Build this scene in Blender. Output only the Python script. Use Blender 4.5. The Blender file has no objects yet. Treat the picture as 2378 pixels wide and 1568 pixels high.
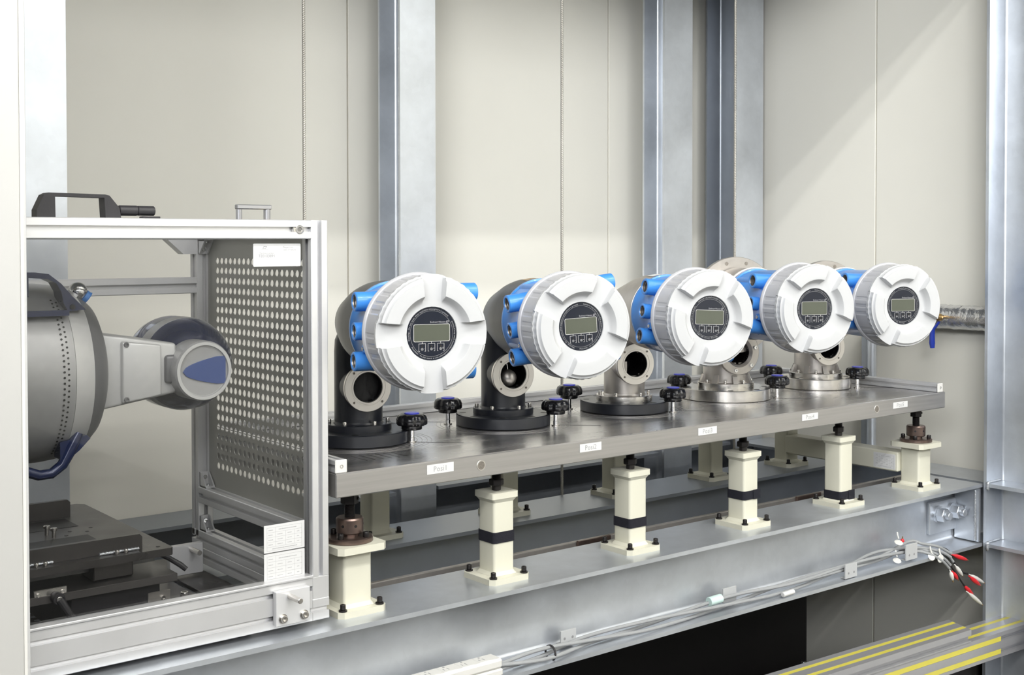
import bpy, bmesh, math, random
from mathutils import Vector, Matrix
random.seed(7)
PI = math.pi
sin, cos, rad = math.sin, math.cos, math.radians
scene = bpy.context.scene
C = scene.collection

# ------------------------------------------------------------------ camera
YAW, TILT, ROLL, FPX, CY = 0.670859, 0.02158, -0.001009, 2852.65, 624.34
fw = Vector((sin(YAW)*cos(TILT), cos(YAW)*cos(TILT), -sin(TILT)))
rt = Vector((cos(YAW), -sin(YAW), 0.0))
up = rt.cross(fw)
cr, sr = cos(ROLL), sin(ROLL)
rt, up = rt*cr + up*sr, up*cr - rt*sr
cd = bpy.data.cameras.new('camera'); cam = bpy.data.objects.new('camera', cd); C.objects.link(cam)
cam.matrix_world = Matrix(((rt.x, up.x, -fw.x, 0), (rt.y, up.y, -fw.y, 0), (rt.z, up.z, -fw.z, 1.6), (0, 0, 0, 1)))
cd.sensor_width = 36; cd.lens = FPX/2378*36; cd.shift_y = -(784-CY)/2378
cd.clip_start = 0.05; cd.clip_end = 80
scene.camera = cam

# ------------------------------------------------------------------ world, lamps, exposure
w = bpy.data.worlds.new('world'); scene.world = w; w.use_nodes = True
bg = w.node_tree.nodes['Background']; bg.inputs[0].default_value = (0.93, 0.96, 1.0, 1); bg.inputs[1].default_value = 0.55
def area(name, loc, sx, sy, power, rot=(0, 0, 0), col=(1, 1, 1)):
    l = bpy.data.lights.new(name, 'AREA'); l.shape = 'RECTANGLE'; l.size = sx; l.size_y = sy
    l.energy = power; l.color = col
    o = bpy.data.objects.new(name, l); C.objects.link(o); o.location = loc; o.rotation_euler = rot
    return o
area('tube_lamp', (0.0, -2.46, 6.0), 11.0, 0.10, 225, (rad(35), 0, 0), (1, 0.99, 0.96))
area('tube_lamp', (0.0, -1.94, 6.0), 11.0, 0.10, 225, (rad(35), 0, 0), (1, 0.99, 0.96))
area('fill_lamp', (-1.2, -7.2, 5.9), 12.0, 2.4, 760, (rad(62), 0, 0), (0.98, 0.99, 1.0))  # broad fill added for even frontal light
area('fill_lamp', (-7.6, -5.2, 4.6), 5.0, 1.8, 860, (rad(72), 0, rad(-52)), (0.97, 0.99, 1.0))  # side fill added to brighten the right wall
scene.view_settings.view_transform = 'Standard'
scene.view_settings.look = 'None'
scene.view_settings.exposure = 0.05
scene.view_settings.gamma = 1.0
scene.view_settings.use_curve_mapping = False
try:
    cy = scene.cycles
    cy.use_denoising = True; cy.max_bounces = 10; cy.diffuse_bounces = 5; cy.glossy_bounces = 5
    cy.transparent_max_bounces = 16; cy.sample_clamp_indirect = 8; cy.caustics_reflective = False; cy.caustics_refractive = False
except Exception:
    pass

# ------------------------------------------------------------------ materials
def mat(name, col, rough=0.5, metal=0.0, noise=0.0, nscale=8.0, bump=0.0, bscale=60.0, stretch=None, coat=0.0, spec=0.5, nrough=0.0, voronoi=False, detail=4.0):
    m = bpy.data.materials.new(name); m.use_nodes = True
    nt = m.node_tree; N = nt.nodes; L = nt.links
    b = N['Principled BSDF']
    b.inputs['Base Color'].default_value = (*col, 1); b.inputs['Roughness'].default_value = rough
    b.inputs['Metallic'].default_value = metal; b.inputs['Specular IOR Level'].default_value = spec
    b.inputs['Coat Weight'].default_value = coat
    tc = N.new('ShaderNodeTexCoord'); mp = N.new('ShaderNodeMapping'); L.new(tc.outputs['Object'], mp.inputs[0])
    if stretch: mp.inputs['Scale'].default_value = stretch
    if noise or nrough:
        if voronoi:
            t = N.new('ShaderNodeTexVoronoi'); t.inputs['Scale'].default_value = nscale
            sep = N.new('ShaderNodeSeparateColor'); L.new(t.outputs['Color'], sep.inputs[0]); src1 = sep.outputs[0]
            n2 = N.new('ShaderNodeTexNoise'); n2.inputs['Scale'].default_value = nscale*0.10; n2.inputs['Detail'].default_value = 6
            L.new(mp.outputs[0], n2.inputs[0])
            mx0 = N.new('ShaderNodeMix'); mx0.inputs[0].default_value = 0.95
            L.new(src1, mx0.inputs[2]); L.new(n2.outputs[0], mx0.inputs[3]); src = mx0.outputs[0]
        else:
            t = N.new('ShaderNodeTexNoise'); t.inputs['Scale'].default_value = nscale; t.inputs['Detail'].default_value = detail
            src = t.outputs[0]
        L.new(mp.outputs[0], t.inputs[0])
        mr = N.new('ShaderNodeMapRange'); mr.inputs[1].default_value = 0.25; mr.inputs[2].default_value = 0.75
        mr.inputs[3].default_value = 1-noise; mr.inputs[4].default_value = 1+noise*0.6
        L.new(src, mr.inputs[0])
        if noise:
            mx = N.new('ShaderNodeMix'); mx.data_type = 'RGBA'; mx.blend_type = 'MULTIPLY'; mx.inputs[0].default_value = 1
            mx.inputs[6].default_value = (*col, 1); L.new(mr.outputs[0], mx.inputs[7]); L.new(mx.outputs[2], b.inputs['Base Color'])
        if nrough:
            m2 = N.new('ShaderNodeMapRange'); m2.inputs[1].default_value = 0.3; m2.inputs[2].default_value = 0.7
            m2.inputs[3].default_value = rough-nrough; m2.inputs[4].default_value = rough+nrough
            L.new(src, m2.inputs[0]); L.new(m2.outputs[0], b.inputs['Roughness'])
    if bump:
        t2 = N.new('ShaderNodeTexNoise'); t2.inputs['Scale'].default_value = bscale; t2.inputs['Detail'].default_value = 3
        L.new(mp.outputs[0], t2.inputs[0])
        bp = N.new('ShaderNodeBump'); bp.inputs['Strength'].default_value = bump; bp.inputs['Distance'].default_value = 0.002
        L.new(t2.outputs[0], bp.inputs['Height']); L.new(bp.outputs[0], b.inputs['Normal'])
    return m

M = {}
M['wall'] = mat('cream_wall_panel', (0.87, 0.85, 0.775), 0.55, noise=0.02, nscale=3)
M['joint'] = mat('wall_joint', (0.80, 0.74, 0.67), 0.6)
M['floor'] = mat('dark_floor', (0.035, 0.034, 0.032), 0.5, noise=0.2, nscale=6)
M['hall'] = mat('hall_wall', (0.80, 0.80, 0.79), 0.6, noise=0.03, nscale=2)
M['ceil'] = mat('hall_ceiling', (0.82, 0.82, 0.81), 0.7, noise=0.02, nscale=2)
M['white'] = mat('white_lacquer', (0.52, 0.515, 0.50), 0.35, noise=0.01, nscale=3)
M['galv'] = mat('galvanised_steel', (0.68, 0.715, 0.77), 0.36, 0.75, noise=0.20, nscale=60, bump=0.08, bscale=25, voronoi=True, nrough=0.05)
M['galv_shade'] = mat('shaded_galvanised_steel', (0.33, 0.355, 0.395), 0.40, 0.75, noise=0.10, nscale=90, bump=0.08, bscale=25, voronoi=True, nrough=0.05)  # same galvanised steel, darker: shade put into the colour
M['alu'] = mat('anodised_aluminium', (0.76, 0.76, 0.775), 0.34, 0.62, noise=0.03, nscale=12, stretch=(1, 1, 1), nrough=0.03)
M['alud'] = mat('anodised_aluminium_grey', (0.74, 0.74, 0.75), 0.40, 0.35, noise=0.05, nscale=12)
M['plate'] = mat('ground_steel_face', (0.47, 0.455, 0.445), 0.36, 0.8, noise=0.10, nscale=6, stretch=(0.8, 40, 30), nrough=0.05)
M['steel'] = mat('stainless_steel', (0.66, 0.635, 0.60), 0.24, 0.95, noise=0.06, nscale=20, nrough=0.05)
M['steelm'] = mat('matt_stainless_steel', (0.52, 0.49, 0.46), 0.42, 0.85, noise=0.10, nscale=35, bump=0.15, bscale=90)
M['ring'] = mat('turned_steel_ring', (0.72, 0.69, 0.66), 0.28, 0.9, noise=0.05, nscale=15)
M['black'] = mat('black_anodised', (0.018, 0.02, 0.027), 0.33, 0.0, noise=0.15, nscale=30, bump=0.04, bscale=200, spec=0.6)
M['blackp'] = mat('black_plastic', (0.012, 0.012, 0.014), 0.22, 0, noise=0.1, nscale=40)
M['blackm'] = mat('matt_black_plastic', (0.022, 0.021, 0.024), 0.5, 0, noise=0.15, nscale=60, bump=0.1, bscale=400)
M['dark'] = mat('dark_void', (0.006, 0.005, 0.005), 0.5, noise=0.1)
M['oxide'] = mat('black_oxide_bolt', (0.025, 0.022, 0.022), 0.35, 0.5, noise=0.2, nscale=60)
M['brown'] = mat('brown_oxide_steel', (0.20, 0.145, 0.125), 0.30, 0.85, noise=0.2, nscale=50)
M['bored'] = mat('threaded_bore', (0.32, 0.29, 0.26), 0.4, 0.8, noise=0.3, nscale=300)
M['cream'] = mat('cream_paint', (0.70, 0.685, 0.575), 0.38, noise=0.03, nscale=8, bump=0.05, bscale=80)
M['blue'] = mat('blue_paint', (0.055, 0.255, 0.70), 0.30, noise=0.03, nscale=20, bump=0.08, bscale=160, coat=0.2)
M['cover'] = mat('white_cover_paint', (0.54, 0.545, 0.555), 0.36, noise=0.015, nscale=8, bump=0.03, bscale=120)
M['skirt'] = mat('pale_cover_side', (0.50, 0.50, 0.525), 0.25, noise=0.03, nscale=10, coat=0.3)
M['navy'] = mat('display_glass', (0.006, 0.009, 0.020), 0.08, noise=0.1, spec=0.5)
M['lcd'] = mat('lcd_screen', (0.085, 0.093, 0.070), 0.15, noise=0.06, nscale=30)
M['print'] = mat('white_print', (0.55, 0.54, 0.52), 0.5, noise=0.05)
M['label'] = mat('white_label', (0.72, 0.72, 0.72), 0.45, noise=0.01)
M['ink'] = mat('grey_ink', (0.36, 0.36, 0.37), 0.6, noise=0.1)
M['inkd'] = mat('dark_ink', (0.26, 0.26, 0.27), 0.6, noise=0.1)
M['strap'] = mat('navy_strap', (0.005, 0.005, 0.012), 0.85, noise=0.2, nscale=200, bump=0.4, bscale=800)
M['cap'] = mat('blue_cap', (0.06, 0.075, 0.72), 0.35, noise=0.05)
M['yellow'] = mat('yellow_slot_cover', (0.72, 0.64, 0.10), 0.4, noise=0.05, nscale=20)
M['cable'] = mat('grey_cable', (0.34, 0.35, 0.36), 0.45, noise=0.05, nscale=60)
M['bcable'] = mat('black_cable', (0.015, 0.015, 0.016), 0.4, noise=0.1)
M['red'] = mat('red_plastic', (0.70, 0.02, 0.03), 0.3, noise=0.05)
M['wplastic'] = mat('white_plastic', (0.74, 0.73, 0.70), 0.35, noise=0.01)
M['brass'] = mat('brass', (0.55, 0.36, 0.15), 0.3, 0.9, noise=0.1, nscale=40)
M['rope'] = mat('steel_wire', (0.42, 0.40, 0.36), 0.45, 0.7, noise=0.15, nscale=300)
M['foil'] = mat('crumpled_foil', (0.72, 0.72, 0.73), 0.22, 0.9, noise=0.08, nscale=25, bump=0.8, bscale=120)
M['valveblue'] = mat('blue_lever', (0.02, 0.05, 0.42), 0.4, noise=0.05)
M['tblue'] = mat('tracker_blue', (0.006, 0.016, 0.075), 0.18, 0.2, noise=0.1, nscale=5, coat=0.5)
M['tgrey'] = mat('tracker_grey', (0.46, 0.46, 0.46), 0.38, 0.35, noise=0.06, nscale=60)
M['tlight'] = mat('tracker_light_grey', (0.68, 0.68, 0.67), 0.38, 0.3, noise=0.05, nscale=60)
M['tdark'] = mat('tracker_band', (0.20, 0.20, 0.205), 0.4, 0.3, noise=0.05, nscale=60)
M['chrome'] = mat('chrome', (0.75, 0.75, 0.76), 0.08, 1.0, noise=0.02)
M['stage'] = mat('dark_steel_stage', (0.085, 0.08, 0.078), 0.33, 0.7, noise=0.15, nscale=12, nrough=0.06)
M['perf'] = mat('perforated_sheet', (0.38, 0.375, 0.35), 0.42, 0.6, noise=0.06, nscale=15)
M['ringink'] = mat('dim_print', (0.30, 0.30, 0.30), 0.5, noise=0.1)
M['guard'] = mat('guard_aluminium', (0.50, 0.50, 0.52), 0.36, 0.5, noise=0.04)
M['silver'] = mat('brushed_silver', (0.42, 0.42, 0.44), 0.3, 0.8, noise=0.05)
M['clip'] = mat('grey_clip_plastic', (0.50, 0.51, 0.52), 0.4, noise=0.03)
M['tag'] = mat('pale_green_tape', (0.62, 0.80, 0.76), 0.4, noise=0.05)
M['weld'] = mat('weld_bead', (0.55, 0.57, 0.60), 0.35, 0.8, noise=0.2, nscale=200, bump=0.6, bscale=300)

def glass_mat():
    m = bpy.data.materials.new('clear_acrylic'); m.use_nodes = True
    nt = m.node_tree; N = nt.nodes; L = nt.links
    N.remove(N['Principled BSDF']); out = N['Material Output']
    tr = N.new('ShaderNodeBsdfTransparent'); gl = N.new('ShaderNodeBsdfGlossy'); gl.inputs['Roughness'].default_value = 0.02
    no = N.new('ShaderNodeTexNoise'); no.inputs['Scale'].default_value = 2.0
    mr = N.new('ShaderNodeMapRange'); mr.inputs[3].default_value = 0.84; mr.inputs[4].default_value = 0.88; L.new(no.outputs[0], mr.inputs[0])
    cc = N.new('ShaderNodeCombineColor'); [L.new(mr.outputs[0], cc.inputs[i]) for i in range(3)]
    L.new(cc.outputs[0], tr.inputs[0])
    fr = N.new('ShaderNodeFresnel'); fr.inputs[0].default_value = 1.47
    mx = N.new('ShaderNodeMixShader'); ge = N.new('ShaderNodeNewGeometry'); iv = N.new('ShaderNodeMath'); iv.operation = 'SUBTRACT'; iv.inputs[0].default_value = 1.0; L.new(ge.outputs['Backfacing'], iv.inputs[1])
    mu = N.new('ShaderNodeMath'); mu.operation = 'MULTIPLY'; L.new(fr.outputs[0], mu.inputs[0]); L.new(iv.outputs[0], mu.inputs[1]); L.new(mu.outputs[0], mx.inputs[0]); L.new(tr.outputs[0], mx.inputs[1]); L.new(gl.outputs[0], mx.inputs[2])
    L.new(mx.outputs[0], out.inputs[0])
    return m
M['glass'] = glass_mat()

def plate_top_mat():
    # ground steel worktop with rubbed dark specks
    m = mat('ground_steel_top', (0.56, 0.545, 0.54), 0.24, 0.9, noise=0.10, nscale=3, stretch=(2, 8, 1), bump=0.04, bscale=30, nrough=0.05)
    nt = m.node_tree; N = nt.nodes; L = nt.links; b = N['Principled BSDF']
    src = b.inputs['Base Color'].links[0].from_socket
    tc = N.new('ShaderNodeTexCoord'); mp = N.new('ShaderNodeMapping'); mp.inputs['Scale'].default_value = (110, 260, 1)
    L.new(tc.outputs['Object'], mp.inputs[0])
    n1 = N.new('ShaderNodeTexNoise'); n1.inputs['Scale'].default_value = 1.0; n1.inputs['Detail'].default_value = 2; L.new(mp.outputs[0], n1.inputs[0])
    n2 = N.new('ShaderNodeTexNoise'); n2.inputs['Scale'].default_value = 5.0; n2.inputs['Detail'].default_value = 2; L.new(tc.outputs['Object'], n2.inputs[0])
    r1 = N.new('ShaderNodeMapRange'); r1.inputs[1].default_value = 0.60; r1.inputs[2].default_value = 0.66; L.new(n1.outputs[0], r1.inputs[0])
    r2 = N.new('ShaderNodeMapRange'); r2.inputs[1].default_value = 0.50; r2.inputs[2].default_value = 0.60; L.new(n2.outputs[0], r2.inputs[0])
    mu = N.new('ShaderNodeMath'); mu.operation = 'MULTIPLY'; L.new(r1.outputs[0], mu.inputs[0]); L.new(r2.outputs[0], mu.inputs[1])
    mu2 = N.new('ShaderNodeMath'); mu2.operation = 'MULTIPLY'; mu2.inputs[1].default_value = 0.75; L.new(mu.outputs[0], mu2.inputs[0])
    mx = N.new('ShaderNodeMix'); mx.data_type = 'RGBA'; L.new(mu2.outputs[0], mx.inputs[0]); L.new(src, mx.inputs[6]); mx.inputs[7].default_value = (0.03, 0.03, 0.035, 1)
    L.new(mx.outputs[2], b.inputs['Base Color'])
    return m
M['ptop'] = plate_top_mat()

# ------------------------------------------------------------------ helpers
def tag(o, label=None, cat=None, group=None, kind=None):
    if label: o['label'] = label
    if cat: o['category'] = cat
    if group: o['group'] = group
    if kind: o['kind'] = kind
    return o
def empty(name, loc=(0, 0, 0), rz=0.0):
    o = bpy.data.objects.new(name, None); C.objects.link(o); o.location = loc; o.rotation_euler = (0, 0, rz)
    o.empty_display_size = 0.02
    return o
def thing(name, label, cat, loc=(0, 0, 0), rz=0.0, group=None):
    return tag(empty(name, loc, rz), label, cat, group, 'thing')
class MB:
    def __init__(s): s.v = []; s.f = []
    def add(s, vs, fs, mtx=None):
        k = len(s.v)
        s.v += [tuple(mtx @ Vector(v)) for v in vs] if mtx else [tuple(v) for v in vs]
        s.f += [tuple(i+k for i in f) for f in fs]
        return s
    def box(s, x0, x1, y0, y1, z0, z1, b=0.0, mtx=None):
        if b <= 0:
            v = [(x0, y0, z0), (x1, y0, z0), (x1, y1, z0), (x0, y1, z0), (x0, y0, z1), (x1, y0, z1), (x1, y1, z1), (x0, y1, z1)]
            return s.add(v, [(0, 3, 2, 1), (4, 5, 6, 7), (0, 1, 5, 4), (1, 2, 6, 5), (2, 3, 7, 6), (3, 0, 4, 7)], mtx)
        bm = bmesh.new(); bmesh.ops.create_cube(bm, size=1)
        for q in bm.verts:
            q.co = ((x0+x1)/2+q.co.x*(x1-x0), (y0+y1)/2+q.co.y*(y1-y0), (z0+z1)/2+q.co.z*(z1-z0))
        bmesh.ops.bevel(bm, geom=list(bm.edges), offset=b, segments=1, affect='EDGES', profile=0.5)
        bm.verts.index_update()
        s.add([q.co.copy() for q in bm.verts], [[q.index for q in f.verts] for f in bm.faces], mtx); bm.free()
        return s
    def frame(s, p, d):
        d = Vector(d).normalized(); a = Vector((0, 0, 1)) if abs(d.z) < 0.9 else Vector((1, 0, 0))
        x = d.cross(a).normalized(); y = d.cross(x)
        return Vector(p), x, y, d
    def lathe(s, prof, p=(0, 0, 0), d=(0, 0, 1), n=32, scal=None, cap=True):
        # prof: (radius, height along d)
        p, x, y, d = s.frame(p, d); vs = []; fs = []
        for r, h in prof:
            for i in range(n):
                a = 2*PI*i/n; rr = r*(scal(a, h) if scal else 1)
                vs.append(p + x*cos(a)*rr + y*sin(a)*rr + d*h)
        for j in range(len(prof)-1):
            for i in range(n):
                i2 = (i+1) % n
                fs.append((j*n+i, (j+1)*n+i, (j+1)*n+i2, j*n+i2))
        if cap:
            if prof[0][0] > 1e-6: fs.append(tuple(range(n)))
            if prof[-1][0] > 1e-6: fs.append(tuple(range((len(prof)-1)*n+n-1, (len(prof)-1)*n-1, -1)))
        return s.add(vs, fs)
    def cyl(s, p, q, r, n=24, r2=None, b=0.0):
        p = Vector(p); q = Vector(q); L_ = (q-p).length; r2 = r if r2 is None else r2
        if b: return s.lathe([(r-b, 0), (r, b), (r2, L_-b), (r2-b, L_)], p, q-p, n)
        return s.lathe([(r, 0), (r2, L_)], p, q-p, n)
    def ring(s, p, d, ro, ri, h, n=40, b=0.0):
        pr = [(ri, 0), (ro-b, 0), (ro, b), (ro, h-b), (ro-b, h), (ri, h), (ri, 0)]
        return s.lathe(pr, p, d, n, cap=False)
    def hexn(s, p, d, r, h, b=0.0008): return s.lathe([(r-b, 0), (r, b), (r, h-b), (r-b, h)], p, d, 6)
    def tube(s, pts, r, n=8, cap=True, twist=0.0, lob=0.0, nl=3):
        pts = [Vector(p) for p in pts]; vs = []; fs = []; prevx = None; acc = 0.0
        for k, p in enumerate(pts):
            t = (pts[min(k+1, len(pts)-1)]-pts[max(k-1, 0)]).normalized()
            if prevx is None:
                a = Vector((0, 0, 1)) if abs(t.z) < 0.9 else Vector((1, 0, 0)); x = t.cross(a).normalized()
            else: x = (prevx - t*prevx.dot(t)).normalized()
            prevx = x; y = t.cross(x)
            if k: acc += (p-pts[k-1]).length*twist
            rr0 = r[k] if isinstance(r, (list, tuple)) else r
            for i in range(n):
                a = 2*PI*i/n; rr = rr0*(1+lob*cos(nl*a)); a2 = a+acc
                vs.append(p + x*cos(a2)*rr + y*sin(a2)*rr)
        for k in range(len(pts)-1):
            for i in range(n):
                i2 = (i+1) % n; fs.append((k*n+i, k*n+i2, (k+1)*n+i2, (k+1)*n+i))
        if cap: fs.append(tuple(range(n-1, -1, -1))); fs.append(tuple(range((len(pts)-1)*n, len(pts)*n)))
        return s.add(vs, fs)
    def prism(s, poly, axis, a, b, mtx=None):
        # poly in the two other axes (cyclic order), extruded a..b along axis
        def P(u, v, t): return {'x': (t, u, v), 'y': (u, t, v), 'z': (u, v, t)}[axis]
        n = len(poly); vs = [P(u, v, a) for u, v in poly]+[P(u, v, b) for u, v in poly]
        fs = [tuple(range(n-1, -1, -1)), tuple(range(n, 2*n))]+[(i, (i+1) % n, (i+1) % n+n, i+n) for i in range(n)]
        return s.add(vs, fs, mtx)
    def build(s, name, m, parent=None, smooth=True, angle=28):
        me = bpy.data.meshes.new(name); me.from_pydata(s.v, [], s.f)
        bm = bmesh.new(); bm.from_mesh(me); bmesh.ops.recalc_face_normals(bm, faces=bm.faces); bm.to_mesh(me); bm.free()
        if smooth:
            me.polygons.foreach_set('use_smooth', [True]*len(me.polygons)); me.set_sharp_from_angle(angle=rad(angle))
        me.materials.append(M[m] if isinstance(m, str) else m)
        if m == 'weld': me.set_sharp_from_angle(angle=rad(85))
        o = bpy.data.objects.new(name, me); C.objects.link(o)
        if parent: o.parent = parent
        return o
def mb(): return MB()
def copy_tree(o, parent=None):
    c = o.copy(); C.objects.link(c)
    if parent: c.parent = parent
    for ch in list(o.children): copy_tree(ch, c)
    return c
_tc = {}
def text_geo(s, size=1.0, spacing=1.0):
    k = (s, spacing)
    if k not in _tc:
        cu = bpy.data.curves.new('t', 'FONT'); cu.body = s; cu.size = 1.0; cu.align_x = 'CENTER'; cu.align_y = 'CENTER'; cu.space_character = spacing
        cu.resolution_u = 2
        o = bpy.data.objects.new('t', cu); C.objects.link(o)
        dg = bpy.context.evaluated_depsgraph_get(); me = bpy.data.meshes.new_from_object(o.evaluated_get(dg))
        vs = [v.co.copy() for v in me.vertices]; fs = [tuple(p.vertices) for p in me.polygons]
        bpy.data.objects.remove(o); bpy.data.curves.remove(cu); bpy.data.meshes.remove(me)
        _tc[k] = (vs, fs)
    vs, fs = _tc[k]
    return [v*size for v in vs], fs
def rounded(hw, hh, r, n=4):
    out = []
    for cx, cz, a0 in ((hw-r, hh-r, 0), (-hw+r, hh-r, 90), (-hw+r, -hh+r, 180), (hw-r, -hh+r, 270)):
        for i in range(n+1):
            a = rad(a0+90*i/n); out.append((cx+r*cos(a), cz+r*sin(a)))
    return out
def profile_poly(nu, nv, cu, cv, sw=0.0085, sd=0.009, bev=0.0012):
    # outline of a slotted extrusion: nu x nv cells of cu x cv
    W, H = nu*cu, nv*cv; pts = []
    def side(p0, p1, inn, n, cell):
        d = Vector(p1)-Vector(p0); L_ = d.length; d /= L_
        pts.append(tuple(Vector(p0)+d*bev))
        for i in range(n):
            c = (i+0.5)*cell
            a = Vector(p0)+d*(c-sw/2); b = Vector(p0)+d*(c+sw/2); q = Vector(inn)*sd
            pts.extend([tuple(a), tuple(a+q), tuple(b+q), tuple(b)])
        pts.append(tuple(Vector(p1)-d*bev))
    side((0, 0), (W, 0), (0, 1), nu, cu); side((W, 0), (W, H), (-1, 0), nv, cv)
    side((W, H), (0, H), (0, -1), nu, cu); side((0, H), (0, 0), (1, 0), nv, cv)
    return pts
def extrusion(name, axis, a, b, u0, v0, nu, nv, cu, cv, parent, m='alu', **k):
    poly = [(u0+u, v0+v) for u, v in profile_poly(nu, nv, cu, cv, **k)]
    return mb().prism(poly, axis, a, b).build(name, m, parent, smooth=False)
def ibeam_poly(w_, h_, tf, tw, f=0.010):
    # centred on u, from v=0 to h
    hw = w_/2; t = tw/2
    return [(-hw, 0), (hw, 0), (hw, tf), (t+f, tf), (t+f*0.3, tf+f*0.3), (t, tf+f), (t, h_-tf-f), (t+f*0.3, h_-tf-f*0.3), (t+f, h_-tf), (hw, h_-tf), (hw, h_), (-hw, h_), (-hw, h_-tf),
            (-t-f, h_-tf), (-t-f*0.3, h_-tf-f*0.3), (-t, h_-tf-f), (-t, tf+f), (-t-f*0.3, tf+f*0.3), (-t-f, tf), (-hw, tf)]
def screw(B, p, d, r, h, n=16):
    B.lathe([(r*0.92, 0), (r, h*0.1), (r, h*0.85), (r*0.9, h), (r*0.55, h), (r*0.5, h*0.55), (0.0001, h*0.5)], p, d, n, cap=False)

# ------------------------------------------------------------------ the room
def struct(o): o['kind'] = 'structure'; return o
XR, YB = 3.355, 2.97
fl = mb().box(-9, 3.6, -9, 3.2, -0.06, 0.0).build('floor', 'floor', smooth=False); struct(fl)
ce = mb().box(-9, 3.6, -9, 3.2, 6.5, 6.58).build('ceiling', 'ceil', smooth=False); struct(ce)
wb = mb().box(-9, 3.6, YB+0.012, YB+0.08, 0, 6.5).build('wall_back', 'joint', smooth=False); struct(wb)
seams = [1.7742-0.988*k for k in range(11, 0, -1)]+[1.7742, 2.7622, 3.5]
for a, b in zip(seams[:-1], seams[1:]):
    mb().box(a+0.0022, b-0.0022, YB, YB+0.02, 0, 6.49, b=0.0015).build('wall_panel', 'wall', wb)
wr = mb().box(XR+0.012, XR+0.08, -9, 3.2, 0, 6.5).build('wall_right', 'joint', smooth=False); struct(wr)
ys = [2.3571-0.99*k for k in range(11, 0, -1)]+[2.3571, 3.1]
for a, b in zip(ys[:-1], ys[1:]):
    mb().box(XR, XR+0.02, a+0.0022, b-0.0022, 0, 6.49, b=0.0015).build('wall_panel', 'wall', wr)
struct(mb().box(-9.08, -9, -9, 3.2, 0, 6.5).build('wall_left', 'hall', smooth=False))
struct(mb().box(-9, 3.6, -9.08, -9, 0, 6.5).build('wall_front', 'hall', smooth=False))
# added partition behind the viewer, blocks side light from the lower wall
hp = mb().box(-2.6, 2.6, -0.04, 0.04, 0, 2.42).build('shading_partition', 'galv_shade', smooth=False); hp.location = (-1.2, -0.9, 0); hp.rotation_euler = (0, 0, rad(-56))
tag(hp, 'grey partition added behind the viewer to shade the lower wall, out of the frame', 'partition', kind='structure')
# deck above the bay: throws the stepped shadow on the walls
tag(mb().box(-9, XR-0.005, 1.58, 2.965, 2.74, 2.80).build('overhead_deck', 'galv_shade', smooth=False), 'grey steel deck above the bay, out of the frame', 'deck', kind='structure')

# ------------------------------------------------------------------ galvanised steel frame
BW = 0.18
def hbeam_x(name, x0, x1, y0, label, m='galv', w_=BW, top=0.92, h_=0.176, cat='beam'):
    t = thing(name, label, cat)
    poly = [(u+y0+w_/2, v+top-h_) for u, v in ibeam_poly(w_, h_, 0.009, 0.008)]
    mb().prism(poly, 'x', x0, x1).build('section', m, t, angle=50)
    return t
fbm = hbeam_x('steel_beam', -2.5, 3.172, 1.87, 'galvanised steel beam carrying the front row of cream posts')
rbm = hbeam_x('steel_beam', -2.5, 3.195, 2.318, 'shaded galvanised steel beam carrying the rear row of cream posts', 'galv_shade', w_=0.176)
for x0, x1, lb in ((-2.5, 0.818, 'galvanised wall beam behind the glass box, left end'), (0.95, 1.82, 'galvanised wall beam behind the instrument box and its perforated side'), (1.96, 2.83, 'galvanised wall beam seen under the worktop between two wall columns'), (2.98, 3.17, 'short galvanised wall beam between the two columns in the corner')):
    hbeam_x('wall_beam', x0, x1, 2.80, lb, 'galv_shade', w_=0.15)
cb = thing('cross_beam', 'galvanised cross beam along the right wall, beside the last cream post', 'beam')
poly = [(u+3.275, v+0.744) for u, v in ibeam_poly(0.155, 0.176, 0.009, 0.008)]
mb().prism(poly, 'y', 1.88, 2.785).build('section', 'galv', cb, angle=50)
# splice plate and big nuts on the front beam web
sp = mb().box(3.03, 3.17, 1.946, 1.956, 0.782, 0.872, b=0.002).build('splice_plate', 'galv', fbm)
for x in (3.0685, 3.142):
    B = mb(); B.cyl((x, 1.946, 0.836), (x, 1.941, 0.836), 0.024, 24); B.build('washer', 'galv', fbm)
    B = mb(); B.hexn((x, 1.941, 0.836), (0, -1, 0), 0.020, 0.022); B.cyl((x, 1.919, 0.836), (x, 1.905, 0.836), 0.0105, 16, b=0.001); B.build('hex_bolt', 'galv', fbm)
mb().box(3.160, 3.169, 1.875, 1.95, 0.757, 0.907).build('stiffener', 'galv', fbm)
B = mb(); B.tube([(3.158, 1.885+0.0008*(-1)**k, 0.760+0.0047*k) for k in range(31)], 0.0035, 6); B.build('weld_seam', 'weld', fbm)

def column(x0, x1, y0, y1, label, z0=0.0, z1=2.74, m='galv', tf=0.0075, tw=0.007):
    t = thing('steel_column', label, 'column')
    cx = (x0+x1)/2; hw = (x1-x0)/2
    poly = [(cx+u, y0+v) for u, v in ibeam_poly(hw*2, y1-y0, tf, tw, 0.008)]
    mb().prism(poly, 'z', z0, z1).build('section', m, t, angle=50)
    return t
c1 = column(0.8195, 0.9365, 2.79, 2.90, 'galvanised steel column behind the glass instrument box')
c2 = column(1.8294, 1.9455, 2.79, 2.90, 'galvanised steel column between the box and the first pair of gauges')
B = mb(); B.tube([(1.8294+0.002, 2.7998, 1.0+0.02*k) for k in range(87)], [0.0016 if k % 7 else 0.0028 for k in range(87)], 6); B.build('weld_seam', 'weld', c2)
c3 = column(2.8382, 2.9662, 2.79, 2.888, 'galvanised steel column behind the third gauge, left of the corner')
c4 = column(3.1789, 3.3189, 2.79, 2.925, 'shaded galvanised steel column standing right in the wall corner', m='galv_shade')
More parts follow.
